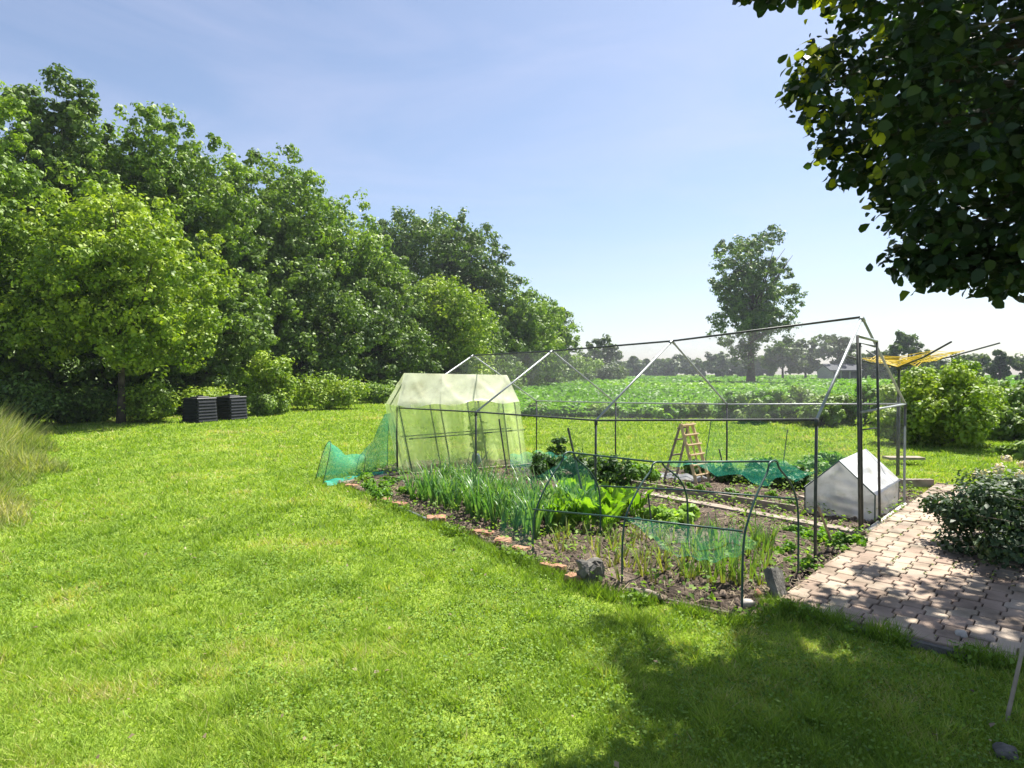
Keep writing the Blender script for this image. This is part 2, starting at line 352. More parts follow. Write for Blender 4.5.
def clumps(cent, rad, per, up=.5, spread=1.0, jitter=.5):
    """leaf positions and normals over a list of clumps"""
    cent = np.asarray(cent); rad = np.broadcast_to(np.asarray(rad, float), (len(cent),))
    d = rng.normal(size=(len(cent), per, 3)); d /= np.linalg.norm(d, axis=2, keepdims=True)
    rr = rng.uniform(.35, 1.0, (len(cent), per, 1)) ** .6 * (1 + .18 * rng.normal(size=(len(cent), per, 1)))
    C = cent[:, None, :] + d * rr * rad[:, None, None] * np.array([1, 1, .75]) * spread
    N = d + np.array([0, 0, up]) + rng.normal(size=d.shape) * jitter
    ct = rng.normal(0, .13, (len(cent), 1)) + rng.normal(.5, .17, (len(cent), per))
    return C.reshape(-1, 3), N.reshape(-1, 3), np.clip(ct.ravel(), 0, 1)
def ellipsoid_pts(n_, c, r_, power=.45, zmin=-1):
    d = rng.normal(size=(n_ * 3, 3)); d /= np.linalg.norm(d, axis=1, keepdims=True); d = d[d[:, 2] > zmin][:n_]
    rr = rng.uniform(.12, 1, (len(d), 1)) ** power
    ph = np.arctan2(d[:, 1], d[:, 0]); lump = 1 + .14 * np.sin(3 * ph + rng.uniform(0, 6)) + .1 * np.sin(5 * ph + 4 * d[:, 2] + rng.uniform(0, 6))
    return np.asarray(c) + d * rr * np.asarray(r_) * lump[:, None]
def trunk_mb(x, y, h, r_, limbs, crown_c, crown_r, z0=0, rough=.15, lean=0):
    mb = MB(); pts = []; rs = []
    for i in range(7):
        t = i / 6; pts.append((x + math.sin(t * 5 + x) * rough * t + lean * t, y + math.cos(t * 4 + y) * rough * t, z0 - .1 + (h + .1) * t)); rs.append(r_ * (1.35 if i == 0 else 1 - .72 * t))
    mb.tube(pts, rs, 9)
    for k in range(limbs):
        t = random.uniform(.35, .95); i = int(t * 6); a = Vector(pts[i]); q = random.uniform(0, 2 * math.pi)
        e = Vector((crown_c[0] + math.cos(q) * crown_r[0] * random.uniform(.4, .85), crown_c[1] + math.sin(q) * crown_r[1] * random.uniform(.4, .85), crown_c[2] + crown_r[2] * random.uniform(-.5, .75)))
        if e.z < a.z + .3: e.z = a.z + .5
        mid = a.lerp(e, .5) + Vector((random.uniform(-.3, .3), random.uniform(-.3, .3), random.uniform(0, .4))) * crown_r[0] * .3
        rr = r_ * .42 * (1 - t * .4); mb.tube([a, mid, e], [rr, rr * .6, rr * .15], 6)
    return mb
def tree(name, label, x, y, h, rad, mat, cb=.15, nc=70, per=150, leaf=.2, group=None, trunk_r=.18, limbs=8, power=.45, cr=.24, ry=None, cat="tree", jit=.32):
    root = empty(name, (x, y, 0), label, cat, group)
    zc = h * (1 + cb) / 2; rz = h * (1 - cb) / 2; ry = ry or rad; c_r = (rad, ry, rz); crn = cr * rad
    cent = ellipsoid_pts(nc, (x, y, zc), (max(.1, rad - crn * .7), max(.1, ry - crn * .7), max(.1, rz - crn * .5)), power)
    dd_ = np.sort(np.linalg.norm(cent[:, None, :] - cent[None, :, :], axis=2), axis=1); cent = cent[dd_[:, min(4, len(cent) - 1)] < 2.1 * crn + .02 * h]   # no spray of leaves without a neighbour
    cr_i = crn * rng.uniform(.6, 1.35, len(cent)); ns = 5
    d_ = rng.normal(size=(len(cent), ns, 3)); d_ /= np.linalg.norm(d_, axis=2, keepdims=True); d_[:, :, 2] *= .8
    sub = (cent[:, None, :] + d_ * (cr_i * rng.uniform(.55, 1.0, len(cent)))[:, None, None]).reshape(-1, 3)
    C, N, t = clumps(sub, np.repeat(cr_i, ns) * rng.uniform(.35, .62, len(sub)), max(8, per // ns), jitter=jit, up=.35)
    sh_ = np.repeat(rng.normal(0, .12, len(cent)), ns * max(8, per // ns)); t = np.clip(t + sh_, 0, 1)
    k = C[:, 2] > .05; C, N, t = C[k], N[k], t[k]
    leaves("crown", C, N, leaf * rng.uniform(.6, 1.3, len(C)), mat, root, tint=t)
    trunk_mb(x, y, h * .8, trunk_r, limbs, (x, y, zc), c_r).build("trunk", M['bark'], root, smooth=True)
    return root
def tree_px(name, label, px, top, Y, hw, matk, **kw):
    p = P(px, top, Y); return tree(name, label, p.x, Y, p.z * 1.02, hw / F * Y, M[matk], **kw)
def bush(name, label, x, y, h, rad, mat, nc=26, per=110, leaf=.1, group=None, cat="bush", ry=None, cr=.3, stems=6, part="foliage", power=.5):
    root = empty(name, (x, y, 0), label, cat, group); ry = ry or rad; crn = cr * min(rad, h)
    cent = ellipsoid_pts(nc, (x, y, h * .42), (max(.05, rad - crn * .7), max(.05, ry - crn * .7), max(.05, h * .58 - crn * .7)), power)
    cent[:, 2] = np.maximum(cent[:, 2], crn * .5)
    C, N, t = clumps(cent, crn * rng.uniform(.7, 1.3, len(cent)), per)
    k = C[:, 2] > .01; C, N, t = C[k], N[k], t[k]
    leaves(part, C, N, leaf * rng.uniform(.6, 1.3, len(C)), mat, root, tint=t)
    mb = MB()
    for i in range(stems):
        e = cent[random.randrange(len(cent))]; mb.tube([(x + random.uniform(-.1, .1) * rad, y, -.02), ((x + e[0]) / 2, (y + e[1]) / 2, e[2] * .6), tuple(e)], [.02 * h + .004, .014 * h + .003, .004], 5)
    mb.build("stem", M['bark'], root)
    return root

# ---- the wood along the left, nearest trees first
WG = "trees of the wood along the left of the lawn"
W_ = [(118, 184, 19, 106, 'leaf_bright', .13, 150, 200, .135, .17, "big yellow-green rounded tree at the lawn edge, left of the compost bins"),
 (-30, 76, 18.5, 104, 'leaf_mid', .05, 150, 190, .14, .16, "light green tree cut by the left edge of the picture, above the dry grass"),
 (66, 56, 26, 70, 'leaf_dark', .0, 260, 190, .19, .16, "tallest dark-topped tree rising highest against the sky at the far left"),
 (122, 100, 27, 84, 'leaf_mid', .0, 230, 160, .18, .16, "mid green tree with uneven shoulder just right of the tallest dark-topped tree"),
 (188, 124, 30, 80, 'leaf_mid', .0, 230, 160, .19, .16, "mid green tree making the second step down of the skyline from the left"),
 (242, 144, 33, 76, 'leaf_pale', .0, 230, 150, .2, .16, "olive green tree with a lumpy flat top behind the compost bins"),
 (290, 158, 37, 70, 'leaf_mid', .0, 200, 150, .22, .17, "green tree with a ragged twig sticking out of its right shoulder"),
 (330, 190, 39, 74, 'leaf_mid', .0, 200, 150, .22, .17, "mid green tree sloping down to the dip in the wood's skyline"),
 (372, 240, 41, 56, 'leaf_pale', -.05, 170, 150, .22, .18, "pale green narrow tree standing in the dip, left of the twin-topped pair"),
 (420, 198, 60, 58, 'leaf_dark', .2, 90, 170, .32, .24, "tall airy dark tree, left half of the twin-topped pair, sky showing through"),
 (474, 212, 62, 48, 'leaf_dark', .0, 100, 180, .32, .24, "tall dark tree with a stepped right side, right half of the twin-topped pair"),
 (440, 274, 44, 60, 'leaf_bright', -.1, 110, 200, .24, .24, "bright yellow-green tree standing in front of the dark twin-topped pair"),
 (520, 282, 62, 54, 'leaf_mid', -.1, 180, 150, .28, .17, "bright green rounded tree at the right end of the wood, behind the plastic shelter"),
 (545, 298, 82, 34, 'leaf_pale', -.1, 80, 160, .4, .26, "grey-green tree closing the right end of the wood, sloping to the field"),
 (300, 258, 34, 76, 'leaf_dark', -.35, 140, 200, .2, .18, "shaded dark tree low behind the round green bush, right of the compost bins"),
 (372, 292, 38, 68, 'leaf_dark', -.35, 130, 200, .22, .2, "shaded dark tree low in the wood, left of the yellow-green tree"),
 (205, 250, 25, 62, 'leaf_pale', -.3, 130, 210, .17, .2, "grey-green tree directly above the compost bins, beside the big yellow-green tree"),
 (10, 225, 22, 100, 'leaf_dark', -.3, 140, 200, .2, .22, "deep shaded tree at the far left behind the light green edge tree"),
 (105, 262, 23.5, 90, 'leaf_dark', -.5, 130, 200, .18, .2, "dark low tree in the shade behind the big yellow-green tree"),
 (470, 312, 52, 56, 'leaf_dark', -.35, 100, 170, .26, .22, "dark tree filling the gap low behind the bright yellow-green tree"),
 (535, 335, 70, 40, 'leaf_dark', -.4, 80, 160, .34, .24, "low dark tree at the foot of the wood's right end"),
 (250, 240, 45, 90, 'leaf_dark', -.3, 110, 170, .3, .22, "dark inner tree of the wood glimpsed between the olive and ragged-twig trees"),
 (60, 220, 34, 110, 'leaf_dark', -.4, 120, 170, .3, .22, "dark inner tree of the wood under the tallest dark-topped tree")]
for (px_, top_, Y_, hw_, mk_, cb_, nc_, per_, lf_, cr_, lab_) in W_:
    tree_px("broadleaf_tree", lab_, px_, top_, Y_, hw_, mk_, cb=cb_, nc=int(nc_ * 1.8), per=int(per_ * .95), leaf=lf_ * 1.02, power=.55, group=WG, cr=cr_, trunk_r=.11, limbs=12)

BG = "bushes along the foot of the wood"
def bush_px(name, label, px, top, Y, hw, matk, **kw):
    p = P(px, top, Y); return bush(name, label, p.x, Y, max(.12, p.z), hw / F * Y, M[matk], **kw)
bush_px("hedge_bush", "light green leafy bush immediately left of the compost bins", 146, 382, 19.6, 33, 'leaf_bright', nc=40, per=160, leaf=.1, group=BG)
bush_px("hedge_bush", "low light green bush leaning over behind the two compost bins", 212, 381, 22.6, 40, 'leaf_bright', nc=36, per=140, leaf=.1, group=BG)
bush_px("hedge_bush", "brownish flowering bush at the right of the compost bins", 264, 388, 22.5, 20, 'leaf_pale', nc=26, per=120, leaf=.1, group=BG)
bush_px("hedge_bush", "tall round bright green bush with a shaded hollow, right of the compost bins", 272, 345, 23.5, 28, 'leaf_bright', nc=44, per=150, leaf=.12, group=BG)
bush_px("hedge_bush", "long low bright green bush between the round bush and the plastic shelter", 328, 372, 26.5, 46, 'leaf_bright', nc=44, per=140, leaf=.13, group=BG, ry=1.6)
bush_px("hedge_bush", "low green bush beside the left side of the plastic shelter", 380, 380, 32, 26, 'leaf_mid', nc=34, per=120, leaf=.14, group=BG)
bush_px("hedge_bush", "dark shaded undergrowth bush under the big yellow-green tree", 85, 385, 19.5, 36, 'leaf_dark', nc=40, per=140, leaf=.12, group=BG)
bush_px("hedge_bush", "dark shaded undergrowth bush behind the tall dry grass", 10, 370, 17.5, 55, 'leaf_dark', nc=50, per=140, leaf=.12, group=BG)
bush_px("hedge_bush", "low rough bush behind the plastic shelter at the corner of the field", 470, 372, 40, 52, 'leaf_dark', nc=50, per=130, leaf=.18, group=BG)
bush_px("hedge_bush", "long rounded bush at the field's left side, below the wood's last tree", 560, 350, 84, 46, 'leaf_pale', nc=60, per=130, leaf=.4, group=BG, cr=.25)
bush_px("hedge_bush", "far rounded bush at the left side of the field, beside the far leaning tree", 608, 362, 105, 30, 'leaf_far', nc=36, per=110, leaf=.5, group=BG)

# ---- trees beyond the field
FG = "distant trees beyond the field"
tree_px("field_tree", "lone tall tree standing in the field with an open spreading crown", 752, 224, 78, 51, 'leaf_dark', cb=.08, nc=270, per=125, leaf=.34, trunk_r=.48, limbs=26, power=.55, cr=.15)
spec = [(603, 338, 112, 25, "distant dark tree with a bare twiggy top at the left of the field", 'leaf_far'),
        (578, 352, 100, 20, "small grey-green distant tree beside the end of the wood", 'leaf_far'),
        (636, 357, 190, 16, "small far tree first in the low line left of the lone tree", 'leaf_far'),
        (655, 360, 210, 15, "low far tree second in the line left of the lone tree", 'leaf_far'),
        (672, 354, 200, 16, "far rounded tree near the middle of the line left of the lone tree", 'leaf_far'),
        (694, 357, 190, 16, "far broad tree in the line just left of the lone tree's crown", 'leaf_far'),
        (716, 352, 170, 18, "taller far tree showing under the left of the lone tree's crown", 'leaf_far'),
        (739, 361, 180, 15, "low far tree showing beside the lone tree's trunk", 'leaf_far'),
        (783, 338, 120, 27, "bushy far tree immediately right of the lone tree's trunk", 'leaf_far'),
        (806, 336, 125, 17, "thin far tree between the bushy tree and the frame's front corner", 'leaf_far'),
        (838, 334, 115, 25, "dark far tree seen through the front of the greenhouse frame", 'leaf_far'),
        (866, 352, 120, 22, "low far tree seen behind the door posts of the frame", 'leaf_far'),
        (908, 331, 95, 23, "rounded far tree rising behind the yellow washing lines", 'leaf_far'),
        (884, 350, 110, 18, "low far tree left of the rounded tree behind the washing lines", 'leaf_far'),
        (968, 352, 100, 26, "far tree right of the washing line's tip", 'leaf_far'),
        (1000, 350, 90, 14, "pointed far tree near the right edge of the picture", 'leaf_far'),
        (1040, 356, 90, 30, "far tree cut by the right edge of the picture", 'leaf_far'),
        (935, 358, 110, 22, "low far tree between the washing lines and the pointed tree", 'leaf_far'),
        (760, 356, 190, 20, "low far tree directly behind the lone tree's trunk", 'leaf_far'),
        (620, 361, 200, 16, "low far tree beside the dark bare-topped tree", 'leaf_far')]
for (px, top, Y, hw, lab, mk) in spec:
    tree_px("distant_tree", lab, px, top, Y, hw, mk, cb=.02, nc=34, per=90, leaf=.0065 * Y, group=FG, trunk_r=.25, limbs=5, cr=.28)

# far farmhouse and shed glimpsed between far trees
def house(name, label, cx, cy, wd, dp, hw_, hr, rm='rooftile'):
    root = empty(name, (cx, cy, 0), label, "house"); mb = MB()
    mb.box((cx, cy, hw_ / 2), (wd, dp, hw_))
    mb.add([(cx - wd / 2, cy - dp / 2, hw_), (cx - wd / 2, cy + dp / 2, hw_), (cx - wd / 2, cy, hr - .1)], [(0, 1, 2)]); mb.add([(cx + wd / 2, cy - dp / 2, hw_), (cx + wd / 2, cy + dp / 2, hw_), (cx + wd / 2, cy, hr - .1)], [(0, 1, 2)])
    mb.build("wall", M['render' if rm == 'rooftile' else 'darkwall'], root); rb_ = MB()
    for s_ in (-1, 1):
        e = Vector((cx - wd / 2 - .4, cy + s_ * (dp / 2 + .5), hw_ - .35)); t_ = Vector((cx - wd / 2 - .4, cy, hr)); X_ = Vector((wd + .8, 0, 0)); d_ = Vector((0, 0, .22))
        rb_.add([e, e + X_, t_ + X_, t_, e + d_, e + X_ + d_, t_ + X_ + d_, t_ + d_], [(0, 1, 2, 3), (4, 5, 6, 7), (0, 1, 5, 4), (1, 2, 6, 5), (3, 0, 4, 7)])
    rb_.build("roof", M[rm], root)
    for k in (-.3, 0, .3):
        wb = MB(); wb.box((cx + k * wd, cy - dp / 2 - .03, hw_ * .55), (1.1, .12, 1.2)); wb.build("window", M['glass'], root)
p = P(838, 366, 112); house("farmhouse", "low pale farm building seen through the frame's near gable, left of the door posts", p.x, 112, 5, 5, 2.2, 3.0, 'greyroof')

# ---- field crop
def crop_h(x, y): return .24 + .13 * vnoise(x, y, .5, 5) + .08 * vnoise(x, y, 2.0, 6)
n1 = 75000
Yc = 21.5 + (60 - 21.5) * rng.uniform(0, 1, n1) ** 1.5; Xc = Yc * rng.uniform(.005, .86, n1)
row = np.sin((Xc * .22 - Yc) * 2 * math.pi / .9)
hh = crop_h(Xc, Yc) * (.8 + .2 * row) * rng.uniform(.55, 1.15, n1)
Yc2 = 60 + 200 * rng.uniform(0, 1, 30000) ** 1.4; Xc2 = Yc2 * rng.uniform(-.0, .9, 30000); h2 = crop_h(Xc2, Yc2) * rng.uniform(.6, 1.2, 30000)
C = np.concatenate([np.stack([Xc, Yc, hh], 1), np.stack([Xc2, Yc2, h2], 1)])
N = rng.normal(size=C.shape) * .7 + np.array([0, 0, 1.0])
sz = np.concatenate([rng.uniform(.10, .26, n1) * (Yc / 26) ** .6, rng.uniform(.4, .9, 30000) * (Yc2 / 80) ** .5])
tn = np.clip(.15 + .7 * vnoise(C[:, 0], C[:, 1], .12, 8) + rng.normal(0, .15, len(C)), 0, 1)
o = leaves("field_crop", C, N, sz, M['crop'], None, tint=tn); tag(o, "leafy green crop covering the field beyond the lawn", "crop", None, 'stuff')
xs = np.linspace(-.02, .92, 130); ys = 22 * (300 / 22) ** np.linspace(0, 1, 150)
YY, KK = np.meshgrid(ys, xs, indexing='ij'); XX = YY * KK; ZZ = crop_h(XX, YY) * .72; ZZ[0] = 0.0
idx = np.arange(XX.size).reshape(XX.shape); Q = np.stack([idx[:-1, :-1], idx[:-1, 1:], idx[1:, 1:], idx[1:, :-1]], -1).reshape(-1, 4)
M['cropbase'] = noisy("crop_base", [(.3, (.07, .15, .02)), (.5, (.13, .23, .028)), (.7, (.20, .29, .04))], scale=.35, rough=1, bump=1, bscale=4, detail=12, dist=.2)
o2 = npmesh("crop_canopy", np.stack([XX.ravel(), YY.ravel(), ZZ.ravel()], 1), Q, M['cropbase'], None); tag(o2, "dense lower leaves of the field crop", "crop", None, 'stuff')
SG = "tall leafy plants along the near edge of the field"
sp = [(535, 402, 22.5, 20), (568, 404, 22, 22), (600, 402, 22, 22), (632, 404, 21.5, 24), (664, 402, 21, 24), (690, 398, 21.5, 22), (735, 384, 21, 24), (765, 380, 20, 26), (800, 382, 19.5, 26), (835, 384, 19, 26), (868, 376, 18.5, 24), (895, 372, 18, 22), (752, 392, 19, 20), (820, 396, 18, 22)]
adj = ["first tall leafy plant at the left end of the field edge, beside the plastic shelter", "low dark leafy plant second from the left along the field edge", "broad leafy plant on the field edge left of the ladder", "low leafy plant on the field edge just left above the ladder", "leafy plant on the field edge straight behind the ladder", "leafy plant on the field edge right of the ladder's top", "tall bushy plant on the field edge below the lone tree's trunk", "tall pale bushy plant on the field edge right below the lone tree", "tall bushy plant on the field edge behind the frame's front eave", "bushy plant on the field edge behind the frame's near gable", "tall weedy plant behind the door posts of the frame", "tall weedy plant behind the washing line pole", "shorter plant in front of the tall bushy plants below the lone tree", "shorter plant seen above the tent-shaped cold frame"]
for (px, top, Y, hw), lab in zip(sp, adj):
    bush_px("field_plant", lab, px, top, Y, hw, random.choice(['leaf_mid', 'crop', 'leaf_mid']), nc=28, per=110, leaf=.13, group=SG, cat="plant", cr=.26)

# ---- right side: round shrub and weedy hedge
rs_ = bush("round_shrub", "large round shrub with sunlit yellow-green top and shaded underside, behind the washing line pole", 9.15, 13.2, 1.72, 1.2, M['leaf_bright'], nc=130, per=260, leaf=.09, cr=.22, ry=1.2, cat="shrub")
HG = "tall weeds and bushes at the right edge"
for (px, top, Y, hw, mk, lab) in [(958, 352, 20, 34, 'leaf_mid', "tall feathery green bush behind the round shrub's right shoulder"), (1000, 366, 17, 36, 'leaf_mid', "green bush on the right, beyond the round shrub"), (1040, 372, 15, 40, 'leaf_mid', "green bush cut by the right edge of the picture, behind the lawn"),
        (1005, 405, 14.2, 26, 'leaf_pale', "low pale weedy bush right of the round shrub"), (920, 372, 24, 28, 'leaf_mid', "green bush seen between the washing line pole and the round shrub"), (1022, 440, 11, 18, 'leaf_pale', "low pale plant at the right edge just behind the flowering bush"), (985, 384, 16.5, 24, 'leaf_bright', "light green bush touching the right side of the round shrub")]:
    bush_px("hedge_bush", lab, px, top, Y, hw, mk, nc=44, per=130, leaf=.12, group=HG, cr=.25)
# dark flowering bush by the path
fb = bush("flowering_bush", "dark spreading bush with pale faded flowers overhanging the right side of the brick path", 4.66, 5.05, .80, 1.22, M['leaf_bush'], nc=105, per=300, leaf=.050, cr=.27, ry=1.1, cat="bush", stems=14)
for cpt in ellipsoid_pts(30, (4.8, 5.5, .56), (.6, .5, .20), .25, zmin=.1):
    C, N, t = clumps([cpt], .045, 40); leaves("flower_head", C, N, np.full(len(C), .034), M['flower'], fb, tint=t)
mb = MB()
for i in range(22):
    a = Vector((4.2 + random.uniform(-.3, .5), 4.9 + random.uniform(-.4, .3), random.uniform(.1, .4))); q = random.uniform(2.2, 4.4)
    b_ = a + Vector((math.cos(q), math.sin(q), random.uniform(.1, .5))) * random.uniform(.3, .6); mb.tube([a, a.lerp(b_, .5) + Vector((0, 0, .06)), b_], [.006, .004, .002], 5)
mb.build("bare_twigs", M['oldwood'], fb)

# ---- overhanging linden, trunk to the right outside the picture
lt = empty("linden_tree", (6.6, 4.2, 0), "dark shade tree overhanging the upper right corner with backlit round leaves", "tree")
edge = [(745, -14, 3.9, .13), (762, -12, 3.9, .15), (780, -16, 3.9, .22), (815, -14, 4.2, .32), (850, 8, 4.3, .38), (812, 66, 4.5, .30), (803, 88, 4.4, .26), (835, 62, 4.6, .36), (822, 118, 4.5, .26), (845, 100, 4.6, .40), (832, 148, 4.4, .26), (860, 140, 4.5, .36), (852, 174, 4.4, .24),
        (880, 160, 4.4, .40), (892, 190, 4.3, .30), (902, 212, 4.2, .30), (918, 232, 4.1, .30), (905, 262, 4.0, .24), (925, 268, 3.9, .30), (948, 270, 3.8, .28), (975, 270, 3.8, .30), (1003, 280, 3.6, .26), (1025, 262, 3.7, .34), (960, 245, 3.9, .32), (985, 225, 3.8, .34), (940, 215, 4.0, .34), (1010, 235, 3.6, .32)]
cent = []; rad = []
for px, py, Y, r_ in edge: p = P(px + 3, py, Y); cent.append(p); rad.append(r_ * .72)
def outline_x(py):   # left limit of the crown against the sky, as a function of height in view
    tb = [(-60, 760), (0, 838), (22, 850), (45, 842), (65, 815), (100, 815), (125, 850), (150, 848), (185, 888), (225, 925), (255, 905), (290, 1000)]
    for (a, xa), (b_, xb) in zip(tb, tb[1:]):
        if a <= py <= b_: return xa + (xb - xa) * (py - a) / (b_ - a)
    return 1000
cc = 0
while cc < 240:
    Y = random.uniform(3.2, 6.2); py = random.uniform(-160, 285); px = random.uniform(790, 1180)
    if px < outline_x(max(py, -60)) + 50 + 26 * math.sin(py * .13 + 1.5): continue
    p = P(px, py, Y)
    if p.z > 6.2: continue
    cent.append(p); rad.append(random.uniform(.16, .34)); cc += 1
cents2 = ellipsoid_pts(120, (6.2, 3.6, 5.4), (3.6, 3.2, 2.6), .5); keep = (cents2[:, 0] > .62 * cents2[:, 1] + 1.4) & (cents2[:, 2] > 2.7)
cents2 = cents2[keep]
allc = np.array([tuple(c) for c in cent] + [tuple(c) for c in cents2]); allr = np.array(rad + [.45] * len(cents2)); allr[:len(edge)] *= .82
C, N, t = clumps(allc, allr, 130, up=.9, jitter=.7); C = C + rng.normal(0, .03, C.shape) + 0
tt = rng.uniform(0, .86, len(C)); lit = C[:, 0] / C[:, 1] < .60; tt = np.where(lit & (rng.uniform(size=len(C)) < .04 + .9 * vnoise(C[:, 0], C[:, 2], 4.0, 61) ** 3), rng.uniform(.93, 1, len(C)), tt)  # yellow and sunlit leaves at the crown's left, the light painted by tint
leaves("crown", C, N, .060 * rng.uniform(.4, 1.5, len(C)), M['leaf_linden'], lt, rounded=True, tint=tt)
mb = MB(); mb.tube([(6.6, 4.2, -.1), (6.5, 4.15, 1.2), (6.55, 4.25, 2.4), (6.3, 4.1, 4.0), (6.2, 4.0, 6.0)], [.26, .2, .17, .13, .06], 12)
for c in cent[:90]:
    a = Vector((6.4, 4.15, random.uniform(2.4, 4.8))); c = Vector(c); mid = a.lerp(c, .55) + Vector((0, 0, random.uniform(0, .35)))
    mb.tube([a, mid, c], [.045, .022, .005], 6)
mb.build("trunk", M['bark'], lt, smooth=True)

# ---------------------------------------------------------------- large garden frame
GP = "greenhouse frame"
fr = empty("greenhouse_frame", (L0.x, L0.y, 0), "long bare gabled pipe frame standing over the vegetable bed, covered in fine netting", "frame")
ts = [0, .366, .692, 1.0]; eL = [1.18, 1.048, 1.045, 1.02]; eR = [1.186, 1.10, 1.05, 1.02]
rpx = [(862, 317), (672, 341), (552, 351), (473, 355.5)]
Ls = [L0 + LV * t for t in ts]; Rs = [p + GV for p in Ls]; Rd = []
for i in range(4):
    mid = (Ls[i] + Rs[i]) / 2; Rd.append(P(rpx[i][0], rpx[i][1], mid.y))
LE = [Vector((p.x, p.y, h)) for p, h in zip(Ls, eL)]; RE = [Vector((p.x, p.y, h)) for p, h in zip(Rs, eR)]
for a, e in list(zip(Ls, LE)) + list(zip(Rs, RE)):
    mb = MB(); k = Vector((random.uniform(-.01, .01), 0, 0)); mb.tube([a - Vector((0, 0, .1)), a.lerp(e, .5) + k, e], .0125, 8)
    mb.tube([e - Vector((0, 0, .05)), e + Vector((0, 0, .012))], .018, 8)
    mb.build("post", M['darkpipe'], fr, smooth=True)
for a, c, e in zip(LE, Rd, RE):
    for q in (a, e):
        mb = MB(); mb.tube([q, c], .0125, 8); mb.tube([c.lerp(q, .0), c.lerp(q, .04)], .017, 8); mb.build("rafter", M['steel'], fr, smooth=True)
for nm, L_ in (("eave_pipe", LE), ("eave_pipe", RE)):
    mb = MB(); mb.tube(L_, .0105, 8); mb.build(nm, M['darkpipe'] if L_ is LE else M['steel'], fr, smooth=True)
mb = MB(); mb.tube(Rd, .0125, 8); mb.build("ridge_pipe", M['darkpipe'], fr, smooth=True)
# door in the near gable
D1, D2 = G(860, 537), G(880, 526); D1t = P(857.5, 336, D1.y); D2t = P(877, 341, D2.y)
for a, e in ((D1, D1t), (D2, D2t)):
    mb = MB(); mb.tube([a - Vector((0, 0, .05)), e], .0125, 8); mb.build("door_post", M['darkpipe'], fr, smooth=True)
door = MB(); q0 = D1.lerp(D2, .12); q0t = D1t.lerp(D2t, .12) - Vector((0, 0, .06)); q1, q1t = D1.lerp(D2, .9), D1t.lerp(D2t, .9) - Vector((0, 0, .06))
door.tube([q0, q0t, q1t], .011, 8); door.tube([q0.lerp(q0t, .55), q1.lerp(q1t, .55)], .008, 6); dl = door.build("door", M['darkpipe'], fr, smooth=True)
mb = MB(); mb.tube([D1t, D2t], .014, 8); mb.build("door_header", M['steel'], fr, smooth=True)
mb = MB(); mb.tube([Vector((D1.x, D1.y, 1.18)), RE[0]], .012, 8); mb.build("cross_rail", M['steel'], fr, smooth=True)
a = Vector((Rs[0].x - .06, Rs[0].y - .1, 0)); mb = MB(); mb.tube([a, RE[0] - Vector((0, 0, .25))], .012, 6); mb.build("brace", M['steel'], fr)
mb = MB(); mb.tube([G(833, 546), P(818, 506, L0.y)], .011, 6); mb.build("brace", M['oldwood'], fr)
def panel(name, quad, mat, parent, sag=.02, nu=12, nv=4):
    a, b_, c, d = [Vector(q) for q in quad]
    mb = MB(); mb.grid(lambda s_, t_: (a.lerp(b_, s_)).lerp(d.lerp(c, s_), t_) + Vector((0, 0, -sag * 4 * s_ * (1 - s_) * (.4 + .6 * math.sin(t_ * 3.1)))), nu, nv)
    return mb.build(name, mat, parent, smooth=True)
u_ = Vector((0, 0, .004))
for i in range(3):
    panel("roof_netting", (LE[i] + u_, LE[i + 1] + u_, Rd[i + 1] + u_, Rd[i] + u_), M['wire'], fr)
    panel("roof_netting", (RE[i] + u_, RE[i + 1] + u_, Rd[i + 1] + u_, Rd[i] + u_), M['wire'], fr)
    panel("side_netting", (Rs[i] + v * .02, Rs[i + 1] + v * .02, RE[i + 1] + v * .02, RE[i] + v * .02), M['wire'], fr, 0)
mb = MB(); mb.add([D2 - g * 0, Rs[0] - v * .01, RE[0], D2t], [(0, 1, 2, 3)]); mb.build("gable_netting", M['wire'], fr)
mb = MB(); mb.add([LE[0], D1t, Rd[0]], [(0, 1, 2)]); mb.build("gable_netting", M['wire'], fr)

# yellowed plastic shelter at the far end
sh = empty("plastic_shelter", (-1.0, 9.9, 0), "shelter of yellowed see-through plastic with a whitish roof sheet, at the bed's far end", "plant shelter")
SA, SB = G(411, 476), G(527, 466); sdv = (SB - SA); dv = Vector((-sdv.y, sdv.x, 0)).normalized() * .55
SC, SD = SB + dv, SA + dv; ez = 1.10
up = Vector((0, 0, 1))
def prof(base0, base1, t):   # eave and ridge points across the depth
    return base0.lerp(base1, t)
TA, TB = P(397, 405, SA.y), P(519, 402, SB.y); TD, TC = TA + dv * .98, TB + dv * .98
RA = P(404, 373, SA.y + dv.y * .5); RB = P(507, 375, SB.y + dv.y * .5)
def fold(p_, k, amp=.035): return p_ + dv.normalized() * amp * math.sin(k * 23 + 2 * math.sin(k * 7)) 
mb = MB(); mb.grid(lambda s_, t_: fold(SA.lerp(SB, s_).lerp(TA.lerp(TB, s_), t_), s_, .075 * (1 - t_ * .6)) + up * (.02 if t_ == 0 else 0), 60, 10); mb.build("front_sheet", M['film'], sh, smooth=True)
mb = MB(); mb.grid(lambda s_, t_: fold(SD.lerp(SC, s_).lerp(TD.lerp(TC, s_), t_), s_ + .3), 50, 8); mb.build("back_sheet", M['film'], sh, smooth=True)
for nm, b0, b1, t0, t1, rr_ in (("end_sheet", SA, SD, TA, TD, RA), ("end_sheet", SB, SC, TB, TC, RB)):
    mb = MB(); mb.grid(lambda s_, t_: b0.lerp(b1, s_).lerp(t0.lerp(t1, s_), t_) + sdv.normalized() * .03 * math.sin(s_ * 19), 16, 6)
    mb.add([t0, t1, rr_], [(0, 1, 2)]); mb.build(nm, M['film'], sh, smooth=False)
